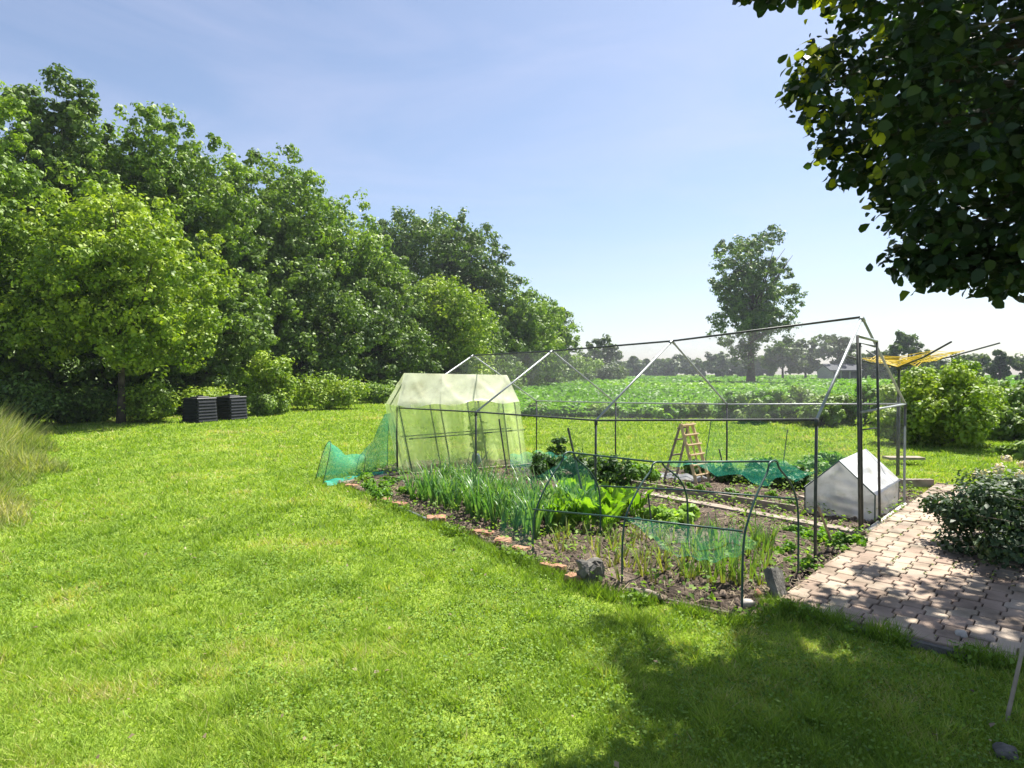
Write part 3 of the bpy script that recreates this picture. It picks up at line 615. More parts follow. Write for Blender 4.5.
def roofpt(s_, t_, e0, e1, r0, r1):
    p_ = e0.lerp(e1, s_).lerp(r0.lerp(r1, s_), t_); w_ = math.sin(math.pi * t_)
    rg_ = lambda a_: 1 - abs(math.sin(a_))
    return p_ + up * (.030 * rg_(s_ * 11 + t_ * 2.2 + .8 * math.sin(s_ * 4)) ** 3 * w_ + .022 * rg_(s_ * 7 - t_ * 3.1 + 1 + math.sin(t_ * 3)) ** 4 * w_ - .045 * math.sin(math.pi * ((s_ * 3) % 1)) * w_ - (.03 * math.sin(s_ * 17) + .03 * math.sin(s_ * 7) if t_ == 0 else 0)) - dv.normalized() * .02 * (1 - t_)
mb = MB(); mb.grid(lambda s_, t_: roofpt(s_, t_, TA, TB, RA, RB), 70, 12); mb.build("roof_sheet", M['fleece'], sh, smooth=True)
mb = MB(); mb.grid(lambda s_, t_: roofpt(s_, t_, TD, TC, RA, RB), 40, 8); mb.build("roof_sheet", M['fleece'], sh, smooth=True)
for k in range(4):
    s_ = k / 3; mb = MB(); i_ = dv.normalized() * .06; x_ = sdv.normalized() * (.05 - .1 * s_)
    pts_ = [SA.lerp(SB, s_) + i_ + x_, TA.lerp(TB, s_) + i_ + x_ - up * .03, RA.lerp(RB, s_) - up * .04 + x_, TD.lerp(TC, s_) - i_ + x_ - up * .03, SD.lerp(SC, s_) - i_ + x_]
    mb.tube(pts_, .013, 6); mb.build("hoop", M['greenpipe'], sh)
for z_, (a_, b_) in ((.55, (SA, SB)), (.55, (SD, SC))):
    mb = MB(); i_ = dv.normalized() * (.08 if a_ is SA else -.08); mb.tube([a_ + i_ + up * z_, b_ + i_ + up * (z_ + .05)], .010, 6); mb.build("rail", M['greenpipe'], sh)

# low tunnel frame over the front of the bed
tf = empty("tunnel_frame", (.8, 5, 0), "low hooped tunnel frame of dark green pipes over the front corner of the bed", "frame")
Wv = Vector((.65, .62, 0)); A = [G(533, 559), G(622, 588), G(742, 612)]
fs_ = [.416, .51, .526]; top_ = [.85, .864, .935]; tops = []; shoulders = []; backs = []
for i in range(3):
    a = A[i]; c = a + Wv; m_ = (a + c) / 2; s1 = a + Vector((0, 0, fs_[i])); s2 = c + Vector((0, 0, fs_[i] + .08)); T_ = m_ + Vector((0, 0, top_[i]))
    pts_ = [a - up * .08, s1 - up * .08, s1.lerp(T_, .18), s1.lerp(T_, .55) - Wv * .02 + up * .02, s1.lerp(T_, .82) + up * .01, T_ - Wv * .07 + up * .004, T_ + Wv * .07 + up * .004, s2.lerp(T_, .80) + up * .01, s2.lerp(T_, .45) + Wv * .03 + up * .02, s2.lerp(T_, .12), s2 - up * .1, c - up * .05]
    for _ in range(3):      # round the bends of the bent pipe
        pts_ = [pts_[0]] + [q_ for a_, b_ in zip(pts_, pts_[1:]) for q_ in (a_.lerp(b_, .25), a_.lerp(b_, .75))] + [pts_[-1]]
    mb = MB(); mb.tube(pts_, .0075, 8); mb.build("hoop", M['greenpipe'], tf, smooth=True); tops.append(T_); shoulders.append(s1); backs.append(s2)
mb = MB(); mb.tube(tops, .0075, 8); mb.build("ridge_pipe", M['greenpipe'], tf, smooth=True)
mb = MB(); mb.tube(shoulders, .0065, 8); mb.build("side_pipe", M['greenpipe'], tf, smooth=True)
mb = MB(); mb.tube(backs, .007, 8); mb.build("side_pipe", M['greenpipe'], tf, smooth=True)

def netsheet(name, label, fn, mat, nu=50, nv=14):
    mb = MB(); mb.grid(fn, nu, nv); o_ = mb.build(name, mat, None, smooth=True); return tag(o_, label, "netting")
def f1(s_, t_):
    T_ = tops[1].lerp(tops[2], s_ * 1.04); b_ = backs[1].lerp(backs[2], s_ * 1.04) + Wv * .2
    sw = math.sin(math.pi * min(1, s_)) * .10
    return T_.lerp(b_ + up * (.16 - sw), t_ * (.35 + .65 * min(1, s_ * 1.6))) + up * (.012 + .03 * math.sin(s_ * 21 + t_ * 5) * t_) + v * .02 * math.sin(s_ * 33)
netsheet("garden_net", "green net hanging over the back of the low hooped tunnel by the ladder's foot", f1, M['net'])
def f2(s_, t_):
    T_ = shoulders[1].lerp(shoulders[2], s_) + Wv * .02; d_ = .10 + .2 * math.sin(math.pi * s_) ** .7
    return T_ + Wv * (.30 * t_ + .03 * math.sin(s_ * 17)) - up * (d_ * math.sin(t_ * 1.7) + .012 * math.sin(s_ * 40 + t_ * 8))
hoop0 = [A[0], shoulders[0], shoulders[0].lerp(tops[0], .55) + up * .02, tops[0], backs[0].lerp(tops[0], .45) + up * .02, backs[0], A[0] + Wv]
def f6(s_, t_):
    k_ = s_ * (len(hoop0) - 1); i_ = min(int(k_), len(hoop0) - 2); p_ = hoop0[i_].lerp(hoop0[i_ + 1], k_ - i_)
    sag = 1 - .30 * math.sin(t_ * 1.57) ; q_ = (A[0] - A[1]).normalized() * (.38 * t_) + up * .01
    return Vector((p_.x, p_.y, p_.z * sag)) + q_ + up * (.015 * math.sin(s_ * 31 + t_ * 8)) + q_ * (.12 * math.sin(s_ * 17))
netsheet("garden_net", "thin green net hanging over the tunnel's first hoop against the leeks", f6, M['netfaint'], 40, 8)
netsheet("garden_net", "green net sagging inside the low tunnel from its front side pipe over the onions", f2, M['netlight'])
c0 = G(547, 477)
def f3(s_, t_):
    q = s_ * math.pi; rr_ = .32 * (1 + .1 * math.sin(t_ * 20))
    return Vector((c0.x - .1 + (t_ - .5) * .9, c0.y + .1 - math.cos(q) * rr_ + (t_ - .5) * -.3, .02 + (.36 * math.sin(q) * (1 - .5 * abs(t_ - .5)) + .02 * math.sin(t_ * 30 + s_ * 12)) * 1.0))
netsheet("garden_net", "small bunched blue-green net over the bean plants beside the leaning dark stake", f3, M['net'], 16, 30)
# left net cloche with thin hoops
q0, q1 = G(334, 485), G(398, 474)
nd = Vector((-.45, .89, 0))
def f4(s_, t_):      # s along, t across
    hgt = .60 - .34 * math.sin(math.pi * min(1, s_ * 1.15)) ** .8 + .36 * s_ * s_
    q = t_ * math.pi; x_ = q0.lerp(q1, s_) + nd * (.55 * (1 - math.cos(q)) * .5 * (1 + .15 * math.sin(s_ * 9)))
    prof_ = math.sin(q) ** .7 if 0 < t_ < 1 else 0
    return x_ + up * (.012 + hgt * prof_ * (1 if t_ < .5 else 1) + .025 * math.sin(s_ * 26 + t_ * 9) * prof_) - Vector((.16, 0, 0)) * (1 - s_) * (1 - prof_)
netsheet("garden_net", "turquoise-green net draped over low wire hoops left of the plastic shelter", f4, M['netdense'], 50, 20)
def f4b(s_, t_):
    x_ = q0.lerp(q1, s_ * .9 - .05) + nd * (t_ * .28 - .1) - Vector((.04, .06, 0)); return x_ + up * (.02 + .05 * abs(math.sin(s_ * 14 + t_ * 4)) * math.sin(math.pi * t_) + .02 * t_)
netsheet("garden_net", "gathered turquoise hem of netting bunched on the grass at the bed's far left corner", f4b, M['nethem'], 60, 8)
for k, lab in ((0, "thin wire hoop holding up the left end of the turquoise net"), (.5, "thin wire hoop in the middle of the turquoise net"), (1, "thin wire hoop at the shelter end of the turquoise net")):
    mb = MB(); mb.tube([f4(k, t_ / 12) - up * .01 for t_ in range(13)], .005, 5); tag(mb.build("wire_hoop", M['darkpipe']), lab, "hoop", "wire hoops under the turquoise net")
# net fence behind the frame
nA, nB = Rs[0] + LV * .12 + g * .9, Rs[0] + LV * .5 + g * .9
def f5(s_, t_): return nA.lerp(nB, s_) + up * ((.72 - .1 * math.sin(s_ * 6)) * t_ + .01) + g * (.05 * math.sin(s_ * 15) + .25 * t_ * t_)
netsheet("garden_net", "light green net stretched upright across the lawn behind the cold frame and bean plants", f5, M['netlight'], 40, 8)
for k, lab in ((0, "thin pole at the right end of the upright light green net"), (.45, "thin pole in the middle of the upright light green net"), (1, "thin pole at the left end of the upright light green net")):
    mb = MB(); mb.tube([f5(k, 0) - up * .05, f5(k, 1)], .007, 5); tag(mb.build("net_pole", M['darkpipe']), lab, "pole", "poles of the upright light green net")

# stakes
for (a, b_, r_, lab) in [((508, 476), (499, 419), .012, "dark stake leaning left behind the leek rows"), ((590, 521), (568, 428), .012, "dark stake leaning left through the bright green chard"), ((727, 478), (719, 449), .010, "short stake right of the ladder"), ((475, 462), (475, 402), .012, "upright stake carrying the climbing tomato plants before the shelter"),
                        ((655, 545), (648, 494), .008, "thin twig stake between chard and lettuce"), ((714, 545), (708, 512), .006, "thin twig stake among the onions")]:
    p0 = G(*a); mb = MB(); mb.tube([p0 - up * .05, P(b_[0], b_[1], p0.y + .05)], r_, 6); tag(mb.build("garden_stake", M['darkpipe']), lab, "stake")

# wooden step ladder
ld = empty("step_ladder", (2.5, 8.7, 0), "small wooden step ladder standing open on the bed", "ladder")
wd = Vector((.76, .65, 0)); sprd = Vector((.65, -.76, 0)); Fc = G(704, 485); tz = .84
Tc = Fc - sprd * .29 + up * tz; Bc = Fc - sprd * .56
for s_ in (-1, 0, 1):
    mb = MB(); mb.bar(Fc + wd * (.165 * s_), Tc + wd * (.135 * s_), .022 if s_ else .016, .04 if s_ else .02, wd); mb.build("rail", M['wood'], ld)
for k in range(6):
    t_ = .17 + k * .16; c_ = Fc.lerp(Tc, t_) + sprd * .018; hw_ = .19 - .03 * t_
    mb = MB(); mb.bar(c_ - wd * hw_, c_ + wd * hw_, .055, .018, sprd + up * .5); mb.build("tread", M['wood'], ld)
for s_ in (-1, 1):
    mb = MB(); mb.bar(Bc + wd * (.15 * s_), Tc - sprd * .03 + wd * (.10 * s_) - up * .02, .018, .03, wd); mb.build("rear_leg", M['oldwood'], ld)
for t_ in (.15, .45, .72, .92):
    c_ = Bc.lerp(Tc - sprd * .03, t_); mb = MB(); mb.bar(c_ - wd * .14, c_ + wd * .14, .022, .012, up); mb.build("rear_rung", M['oldwood'], ld)

# tent-shaped cold frame
cf = empty("cold_frame", (3.7, 6.6, 0), "white plastic tent-shaped cold frame with shade painted grey into its walls beside the path", "cold frame")
FR_ = G(875, 524.5); sg = g * 1.07; FL = FR_ - v * .68; zE, zP = .30, .62
BL, BR = FL + sg, FR_ + sg; Pf, Pb = (FL + FR_) / 2 + up * zP, (BL + BR) / 2 + up * (zP + .03)
def wrink(mbx, a, b_, c, d, nrm, amp, nu=22, nv=14, k=0):
    mbx.grid(lambda s_, t_: a.lerp(b_, s_).lerp(d.lerp(c, s_), t_) + nrm * amp * math.sin(math.pi * s_) * math.sin(math.pi * t_) * (math.sin(s_ * 11 + k + 4 * t_) + .7 * math.sin(t_ * 17 + s_ * 6 + k)), nu, nv)
mb = MB(); wrink(mb, FL, FR_, FR_ + up * zE, FL + up * zE, -g, .022); wrink(mb, FL + up * zE, FR_ + up * zE, Pf, Pf, -g, .012); mb.build("front_wall", M['tentwall'], cf, smooth=True)
mb = MB(); wrink(mb, BL, BR, BR + up * zE, BL + up * zE, g, .012); mb.add([BL + up * zE, BR + up * zE, Pb], [(0, 1, 2)]); mb.build("back_wall", M['tentwall'], cf)
mb = MB(); wrink(mb, FR_, BR, BR + up * (zE + .02), FR_ + up * zE, v, .024, k=2); mb.build("side_wall", M['tentwall'], cf, smooth=True)
mb = MB(); wrink(mb, FL, BL, BL + up * (zE + .02), FL + up * zE, -v, .012, k=5); mb.build("side_wall", M['tentwall'], cf, smooth=True)
nR = (up + v * .9).normalized(); nL = (up - v * .9).normalized()
mb = MB(); wrink(mb, FR_ + up * zE - g * .01 + v * .015, BR + up * (zE + .02) + g * .01 + v * .015, Pb + g * .01 + up * .004, Pf - g * .01 + up * .004, nR, .020, 30, 16, 1); mb.build("roof_sheet", M['tentroof'], cf, smooth=True)
mb = MB(); wrink(mb, FL + up * zE - g * .01 - v * .015, BL + up * (zE + .02) + g * .01 - v * .015, Pb + g * .01 + up * .004, Pf - g * .01 + up * .004, nL, .010, 30, 16, 3); mb.build("roof_sheet", M['tentroof'], cf, smooth=True)
for (a, b_, p_) in ((FL, FR_, Pf), (BL, BR, Pb)):
    e = -g * .008 if p_ is Pf else g * .008
    mb = MB(); mb.tube([a + e, a + up * zE + e, p_ + e, b_ + up * zE + e, b_ + e], .0075, 6); mb.build("edge_binding", M['greenpipe'], cf)
mb = MB(); mb.tube([G(866, 535), G(905, 507)], .022, 8); p_ = mb.build("drain_pipe", M['white'], None); p_.location.z = .03; tag(p_, "white plastic pipe lying along the path edge at the foot of the cold frame", "pipe")

# rotary clothes dryer
rd = empty("rotary_clothes_dryer", (5.74, 9.2, 0), "rotary washing line with yellow cords on a dark pole behind the frame", "clothes dryer")
hub = Vector((5.74, 9.2, 1.64))
mb = MB(); mb.tube([(5.74, 9.2, -.1), (5.74, 9.2, 1.2)], .024, 10); mb.tube([(5.74, 9.2, 1.2), (5.74, 9.2, 1.72)], .019, 10); mb.tube([(5.74, 9.2, 1.60), (5.74, 9.2, 1.67)], .04, 10); mb.build("pole", M['darkpipe'], rd, smooth=True)
tips = []
for k in range(4):
    q = R(-5 + 90 * k); t_ = hub + Vector((math.cos(q), math.sin(q), 0)) * [1.4, 1.0, .8, 1.25][k] + up * [.35, .28, .18, .31][k]; tips.append(t_)
    mb = MB(); mb.tube([hub, hub.lerp(t_, .5) - up * .03, t_], .0125, 8); mb.build("arm", M['darkpipe'], rd, smooth=True)
for k in range(4):
    mb = MB()
    for j in range(12):
        f_ = .20 + j * .041
        a, b_ = hub.lerp(tips[k], f_), hub.lerp(tips[(k + 1) % 4], f_); a = a + up * (.0 + .006 * (j % 3)); b_ = b_ + up * (.006 * (j % 2))
        mb.tube([a, a.lerp(b_, .5) - up * (.02 + .07 * random.random()), b_], .0042, 5)
    mb.build("washing_line", M['yellow'], rd)

# compost bins
def compost(label, px, py, wd_, rz):
    p_ = G(px, py); root = empty("compost_bin", p_, label, "compost bin", "black compost bins by the wood", 0)
    Mx = Matrix.Translation(p_) @ Matrix.Rotation(rz, 4, 'Z'); mb = MB(); h_ = .72
    def lv(x, y, z): return Mx @ Vector((x, y, z))
    a, b_ = wd_ / 2, wd_ / 2 * .9
    mb.add([lv(sx * a, sy * a, 0) for sx, sy in ((-1, -1), (1, -1), (1, 1), (-1, 1))] + [lv(sx * b_, sy * b_, h_) for sx, sy in ((-1, -1), (1, -1), (1, 1), (-1, 1))], [(0, 1, 5, 4), (1, 2, 6, 5), (2, 3, 7, 6), (3, 0, 4, 7), (3, 2, 1, 0), (4, 5, 6, 7)])
    for j in range(7):
        z = .06 + j * .098; w_ = a + (b_ - a) * z / h_
        for ax in range(4):
            M2 = Mx @ Matrix.Rotation(ax * math.pi / 2, 4, 'Z') @ Matrix.Translation((0, -w_ - .02, z)) @ Matrix.Rotation(-.35, 4, 'X'); mb.box(None, (w_ * 1.86, .03, .056), M=M2)
    mb.build("body", M['bin'], root); lb = MB(); lb.box(None, (b_ * 2.15, b_ * 2.15, .05), M=Mx @ Matrix.Translation((0, 0, h_ + .028)), bev=.02)
    lb.box(None, (b_ * 1.2, b_ * 1.2, .04), M=Mx @ Matrix.Translation((0, 0, h_ + .07)), bev=.01); ob = lb.build("lid", M['bin'], root)
    hb = MB(); hb.box(None, (.22, .04, .04), M=Mx @ Matrix.Translation((0, 0, h_ + .11))); hb.build("handle", M['bin'], root)
compost("black slatted plastic compost bin, left of the two beside the wood", 200, 422, .72, R(63))
compost("black plastic compost bin, the right one of the two, beside the brownish bush", 231, 419.5, .72, R(66))

# small objects in and round the bed
def rock(name, label, cat, c, sx, sy, sz, mat, rz=0, tilt=0, group=None, sub=10, amp=.1):
    mb = MB(); nn = sub
    Mx = Matrix.Translation(c) @ Matrix.Rotation(rz, 4, 'Z') @ Matrix.Rotation(tilt, 4, 'X')
    vs = []; sd_ = random.uniform(0, 50)
    for j in range(nn + 1):
        th = math.pi * j / nn
        for i in range(nn * 2):
            ph = math.pi * i / nn; d = Vector((math.sin(th) * math.cos(ph), math.sin(th) * math.sin(ph), math.cos(th)))
            k = 1 + amp * math.sin(3 * d.x + sd_) + amp * math.sin(5 * d.y + 2 * d.z + sd_)
            vs.append(Mx @ Vector((d.x * sx * k, d.y * sy * k, d.z * sz * k)))
    w_ = nn * 2; mb.add(vs, [(j * w_ + i, j * w_ + (i + 1) % w_, (j + 1) * w_ + (i + 1) % w_, (j + 1) * w_ + i) for j in range(nn) for i in range(w_)])
    return tag(mb.build(name, mat, None, smooth=True), label, cat, group)
def slab(name, label, cat, c, size, mat, rz=0, rx=0, ry=0, group=None, chip=.012):
    mb = MB(); nx, ny, nz_ = 5, 4, 3; Mx = Matrix.Translation(c) @ Matrix.Rotation(rz, 4, 'Z') @ Matrix.Rotation(rx, 4, 'X') @ Matrix.Rotation(ry, 4, 'Y')
    cache = {}
    def vert(i, j, k):
        if (i, j, k) not in cache:
            p_ = Vector(((i / nx - .5) * size[0], (j / ny - .5) * size[1], (k / nz_ - .5) * size[2]))
            edge_ = (i in (0, nx)) + (j in (0, ny)) + (k in (0, nz_))
            if edge_ >= 2: p_ *= 1 - random.uniform(.02, .09)
            p_ += Vector([random.uniform(-chip, chip) for _ in range(3)]) * .5
            cache[(i, j, k)] = len(mb.v); mb.v.append(tuple(Mx @ p_))
        return cache[(i, j, k)]
    def face(q): mb.f.append(tuple(vert(*x) for x in q)); mb.t.append(.5)
    for i in range(nx):
        for j in range(ny):
            for k in (0, nz_): face([(i, j, k), (i + 1, j, k), (i + 1, j + 1, k), (i, j + 1, k)])
    for i in range(nx):
        for k in range(nz_):
            for j in (0, ny): face([(i, j, k), (i + 1, j, k), (i + 1, j, k + 1), (i, j, k + 1)])
    for j in range(ny):
        for k in range(nz_):
            for i in (0, nx): face([(i, j, k), (i, j + 1, k), (i, j + 1, k + 1), (i, j, k + 1)])
    return tag(mb.build(name, mat), label, cat, group)
slab("concrete_block", "grey broken concrete block standing on the bed edge at the foot of the tunnel frame", "block", G(591, 584) + up * .08, (.18, .13, .17), M['block'], .5, .22, -.2, chip=.05)
slab("concrete_slab", "grey concrete slab tilted upright at the corner of the bed, next to the path", "slab", G(777, 600) + up * .10, (.19, .06, .23), M['block'], .9, -.35, .25, chip=.02)
rock("stone", "smooth white stone beside the front foot of the tunnel frame", "stone", G(748, 608) + up * .03, .05, .035, .03, M['stone'], .3)
rock("stone", "brownish round stone behind the smooth white stone", "stone", G(757, 599) + up * .03, .035, .03, .035, M['brick'], 1)
EG = "old bricks edging the lawn side of the bed"
for (px, py, l_, rz, tl, lab) in [(352, 489, .2, -.6, 0, "old brick at the far left end of the bed edging, next to the turquoise net"), (383, 503, .18, -.5, .1, "old brick sunk in grass, second along the edging from the turquoise net"), (400, 508, .2, -.7, 0, "old brick just left of the upturned edging brick"), (436, 522, .2, .1, .15, "reddish upturned brick sticking up highest in the edging beside the leeks"),
        (482, 537, .24, -.6, 0, "flat long brick in the edging in front of the leeks"), (503, 545, .15, -.4, .2, "broken brick in the edging in front of the leeks' right end"), (521, 554, .16, -.6, 0, "rounded brick lump in the edging left of the tunnel's first foot"), (553, 572, .2, -.5, -.12, "orange-brown flat brick tile between the tunnel's first foot and the concrete block"), (575, 583, .14, -.5, 0, "brown brick half buried left of the concrete block")]:
    slab("edging_brick", lab, "brick", G(px, py) + up * .03, (l_, .10, .065), M['brick'], rz, tl, group=EG)
mb = MB(); mb.tube([G(627, 594) + up * .03, G(648, 598) + up * .035, G(666, 603) + up * .03], [.022, .026, .018], 8); tag(mb.build("wood_log", M['oldwood'], smooth=True), "pale dry log lying along the bed edge right of the concrete block", "log")
mb = MB(); mb.tube([G(338, 486) + up * .03, G(398, 476) + up * .04], .022, 6); tag(mb.build("wood_pole", M['oldwood']), "pale wooden pole lying along the far left end of the bed", "pole")
mb = MB(); mb.tube([G(392, 506) + up * .03, G(432, 524) + up * .03], .012, 6); tag(mb.build("edge_pipe", M['steel']), "thin grey pipe lying on the lawn side edging beside the leeks", "pipe")
mb = MB(); mb.tube([G(668, 604) + up * .03, G(735, 617) + up * .02], .010, 6); tag(mb.build("wood_pole", M['oldwood']), "thin dark pole along the front edge of the bed right of the pale log", "pole")
def plank(label, a, b_, wdt, th, z=.04, mat='oldwood', name="wood_plank", cat="plank"):
    mb = MB(); mb.bar(G(*a) + up * z, G(*b_) + up * z, wdt, th, Vector((.7, .7, 0))); return tag(mb.build(name, M[mat]), label, cat)
plank("long pale plank walkway crossing the bed from the chard to the cold frame", (645, 498), (862, 539), .14, .03, .055)
plank("narrow board edging the sandy strip behind the plank walkway", (632, 489), (795, 516), .03, .09, .07)
plank("short board beside the path behind the cold frame", (900, 488), (932, 488), .08, .1, .07)
plank("board on edge between the cold frame and the bean plants", (800, 502), (812, 506), .05, .06, .05)
plank("raised weathered board lying on the lawn behind the frame's front corner", (886, 465), (921, 465), .22, .04, .12)
for px in (889, 918):
    pass
plank("pale board along the back edge of the bed before the shelter", (412, 478), (530, 468), .05, .05, .05)
# grey fleece behind the ladder
fA, fB = G(655, 480), G(700, 486)
def ff(s_, t_): return fA.lerp(fB, s_) + g * (t_ * .5) + up * (.05 + .03 * math.sin(math.pi * t_) + .015 * math.sin(s_ * 20 + t_ * 7))
mb = MB(); mb.grid(ff, 24, 10); tag(mb.build("fleece_sheet", M['netgrey'], smooth=True), "grey fleece sheet lying over the soil behind the ladder", "fleece sheet")
# blue jug
jp = G(476, 468); jug = empty("watering_can", jp, "small blue plastic watering can at the foot of the tomato stake", "watering can")
mb = MB(); mb.tube([jp + up * .0, jp + up * .02, jp + up * .20, jp + up * .24], [.07, .075, .07, .04], 12); mb.build("body", M['bluejug'], jug, smooth=True)
mb = MB(); mb.tube([jp + Vector((.05, 0, .08)), jp + Vector((.14, -.02, .18)), jp + Vector((.19, -.03, .27))], [.014, .011, .010], 8); mb.build("spout", M['bluejug'], jug)
mb = MB(); mb.tube([jp + Vector((-.06, 0, .07)), jp + Vector((-.13, 0, .13)), jp + Vector((-.10, 0, .25)), jp + Vector((-.02, 0, .25))], .009, 6); mb.build("handle", M['bluejug'], jug)
# white stick and stone at bottom right
a = G(1004, 726); b_ = P(1022, 652, a.y + .15); mb = MB(); mb.tube([a - up * .03, b_, b_ + (b_ - a) * .3], [.009, .008, .008], 8); tag(mb.build("garden_stick", M['oldwood'], smooth=True), "pale painted stick leaning at the lower right edge of the picture", "stick")
rock("stone", "pale stone in the shaded grass at the bottom right corner", "stone", G(1006, 757) + up * .02, .05, .04, .03, M['block'], .3)
rock("stone", "small grey stone on the front edge of the brick path", "stone", G(961, 643) + up * .05, .035, .03, .025, M['stone'], .3)

# ---------------------------------------------------------------- vegetables
def blades(name, base, n_, h, mat, parent, lean=.35, wd_=.02, seg=4, droop=.5, tint=(.2, 1), r0=.02):
    V_, F_, T_ = [], [], []
    for _ in range(n_):
        q = random.uniform(0, 2 * math.pi); d = Vector((math.cos(q), math.sin(q), 0)); sd2 = Vector((-d.y, d.x, 0)); hh_ = h * random.uniform(.7, 1.1); ln = lean * random.uniform(.3, 1.2) * hh_; b0 = len(V_)
        dr = droop * random.random()
        for s_ in range(seg + 1):
            t_ = s_ / seg; c_ = base + d * (r0 + ln * t_ ** 1.6) + up * (hh_ * (t_ - dr * .35 * t_ ** 3)); w2 = wd_ * (1 - t_ * .9) * .5 * (1.2 if s_ else .9)
            V_ += [tuple(c_ - sd2 * w2), tuple(c_ + sd2 * w2)]
        for s_ in range(seg): F_.append((b0 + 2 * s_, b0 + 2 * s_ + 1, b0 + 2 * s_ + 3, b0 + 2 * s_ + 2)); T_.append(tint[0] + (tint[1] - tint[0]) * (s_ / seg if tint[0] < .15 else random.random()))
    return npmesh(name, V_, F_, mat, parent, T_)
def scatter(proto, spots, label, group, zr=True, smin=.8, smax=1.2):
    """first spot moves the source itself, the rest are copies"""
    for i, p_ in enumerate(spots):
        o_ = proto if i == 0 else copy_tree(proto)
        o_.location = p_; o_.rotation_euler.z = random.uniform(0, 6.28); s_ = random.uniform(smin, smax); o_.scale = (s_, s_, s_ * random.uniform(.9, 1.1)); tag(o_, label, None, group)
# leeks
O = Vector((0, 0, 0))
protos = []
for k in range(3):
    o_ = blades("leek_plant", O, 13, .54, M['leek'], None, lean=.5, wd_=.024, seg=6, droop=1.5); tag(o_, "x", "leek plant"); protos.append(o_)
spots = []
for rrow in range(5):
    st = Vector((.20, 5.68, .02)) + g * (.19 * rrow); en = Vector((-1.28, 7.62, .02)) + g * (.19 * rrow)
    for i in range(18): spots.append(st.lerp(en, i / 17) + Vector((random.uniform(-.03, .03), random.uniform(-.03, .03), 0)))
random.shuffle(spots)
for k in range(3): scatter(protos[k], spots[k::3], "upright blue-green leek standing in the dense leek rows beside the lawn", "leeks in the dense rows beside the lawn", smin=.75, smax=1.15)
# chard
def chard():
    root = empty("chard_plant", O, "x", "chard plant"); V_, F_, T_ = [], [], []; sm = MB()
    for k in range(17):
        q = random.uniform(0, 6.28); d = Vector((math.cos(q), math.sin(q), 0)); sd2 = Vector((-d.y, d.x, 0)); L_ = random.uniform(.26, .50); ln = random.uniform(.1, .5); base_ = O + d * .02
        def pt(t_): return base_ + d * (L_ * ln * t_ ** 1.3) + up * (L_ * (t_ - .25 * t_ ** 3))
        sm.tube([pt(0), pt(.25), pt(.5)], [.008, .006, .004], 5); b0 = len(V_); seg = 5; prof_ = [.012, .042, .056, .05, .032, .005]
        for s_ in range(seg + 1):
            t_ = .35 + .65 * s_ / seg; c_ = pt(t_); w2 = prof_[s_] * random.uniform(.85, 1.1); wv = up * (.018 * math.sin(s_ * 2.3 + q)) + d * (.012 * math.sin(s_ * 3.1 + q * 2))
            V_ += [tuple(c_ - sd2 * w2 + wv), tuple(c_ - up * .012), tuple(c_ + sd2 * w2 - wv)]
        for s_ in range(seg):
            for m_ in range(2): F_.append((b0 + 3 * s_ + m_, b0 + 3 * s_ + m_ + 1, b0 + 3 * s_ + m_ + 4, b0 + 3 * s_ + m_ + 3)); T_.append(random.random())
    npmesh("leaf", V_, F_, M['chard'], root, T_, smooth=True); sm.build("stalk", M['lettuce'], root); return root
cp = [chard(), chard(), chard()]
rows_ = [("back", [(553, 513), (570, 510), (588, 510), (606, 512), (622, 516), (634, 520)]), ("middle", [(548, 522), (562, 521), (580, 520), (598, 522), (616, 525)]), ("front", [(556, 533), (572, 532), (590, 533), (607, 536)])]
ordn = ["first", "second", "third", "fourth", "fifth", "sixth"]; kk_ = 0
for rn, sp_ in rows_:
    for j, (px, py) in enumerate(sp_):
        src = cp[kk_] if kk_ < 3 else copy_tree(cp[kk_ % 3]); kk_ += 1
        src.location = G(px, py); src.rotation_euler.z = random.uniform(0, 6.28); sc_ = random.uniform(.85, 1.12); src.scale = (sc_, sc_, sc_)
        tag(src, "glossy yellow-green chard, %s from the left in the %s row of the patch" % (ordn[j], rn), None, "chard plants by the tunnel's first hoop")
# onions and garlic
ro = blades("onion_plant", O, 8, .31, M['onion'], None, lean=.45, wd_=.016, droop=.9, tint=(.1, 1)); tag(ro, "x", "onion plant")
spots = [G(random.uniform(685, 775), random.uniform(545, 592)) for _ in range(46)]
scatter(ro, spots, "green onion plant with yellowing foot under the low tunnel's right half", "onions under the tunnel's right half")
rg = blades("garlic_plant", O, 8, .25, M['onion'], None, lean=.5, wd_=.014, droop=1.2, tint=(.0, .45)); tag(rg, "x", "garlic plant")
spots = []
while len(spots) < 44:
    px, py = random.uniform(552, 700), random.uniform(538, 588)
    if py < 560 + (px - 520) * .38 - 9: spots.append(G(px, py))
scatter(rg, spots, "yellowing drooping garlic plant under the low tunnel's left half", "garlic under the tunnel's left half")
# lettuce mounds
for px, py, r_, lab in [(655, 524, .17, "pale green lettuce head right of the chard"), (672, 528, .2, "largest pale green lettuce head inside the tunnel"), (688, 521, .16, "pale green lettuce head nearest the plank walkway")]:
    p_ = G(px, py); o_ = bush("lettuce_head", lab, p_.x, p_.y, .2, r_, M['lettuce'], nc=12, per=50, leaf=.07, group="lettuce heads", cat="lettuce", stems=2)
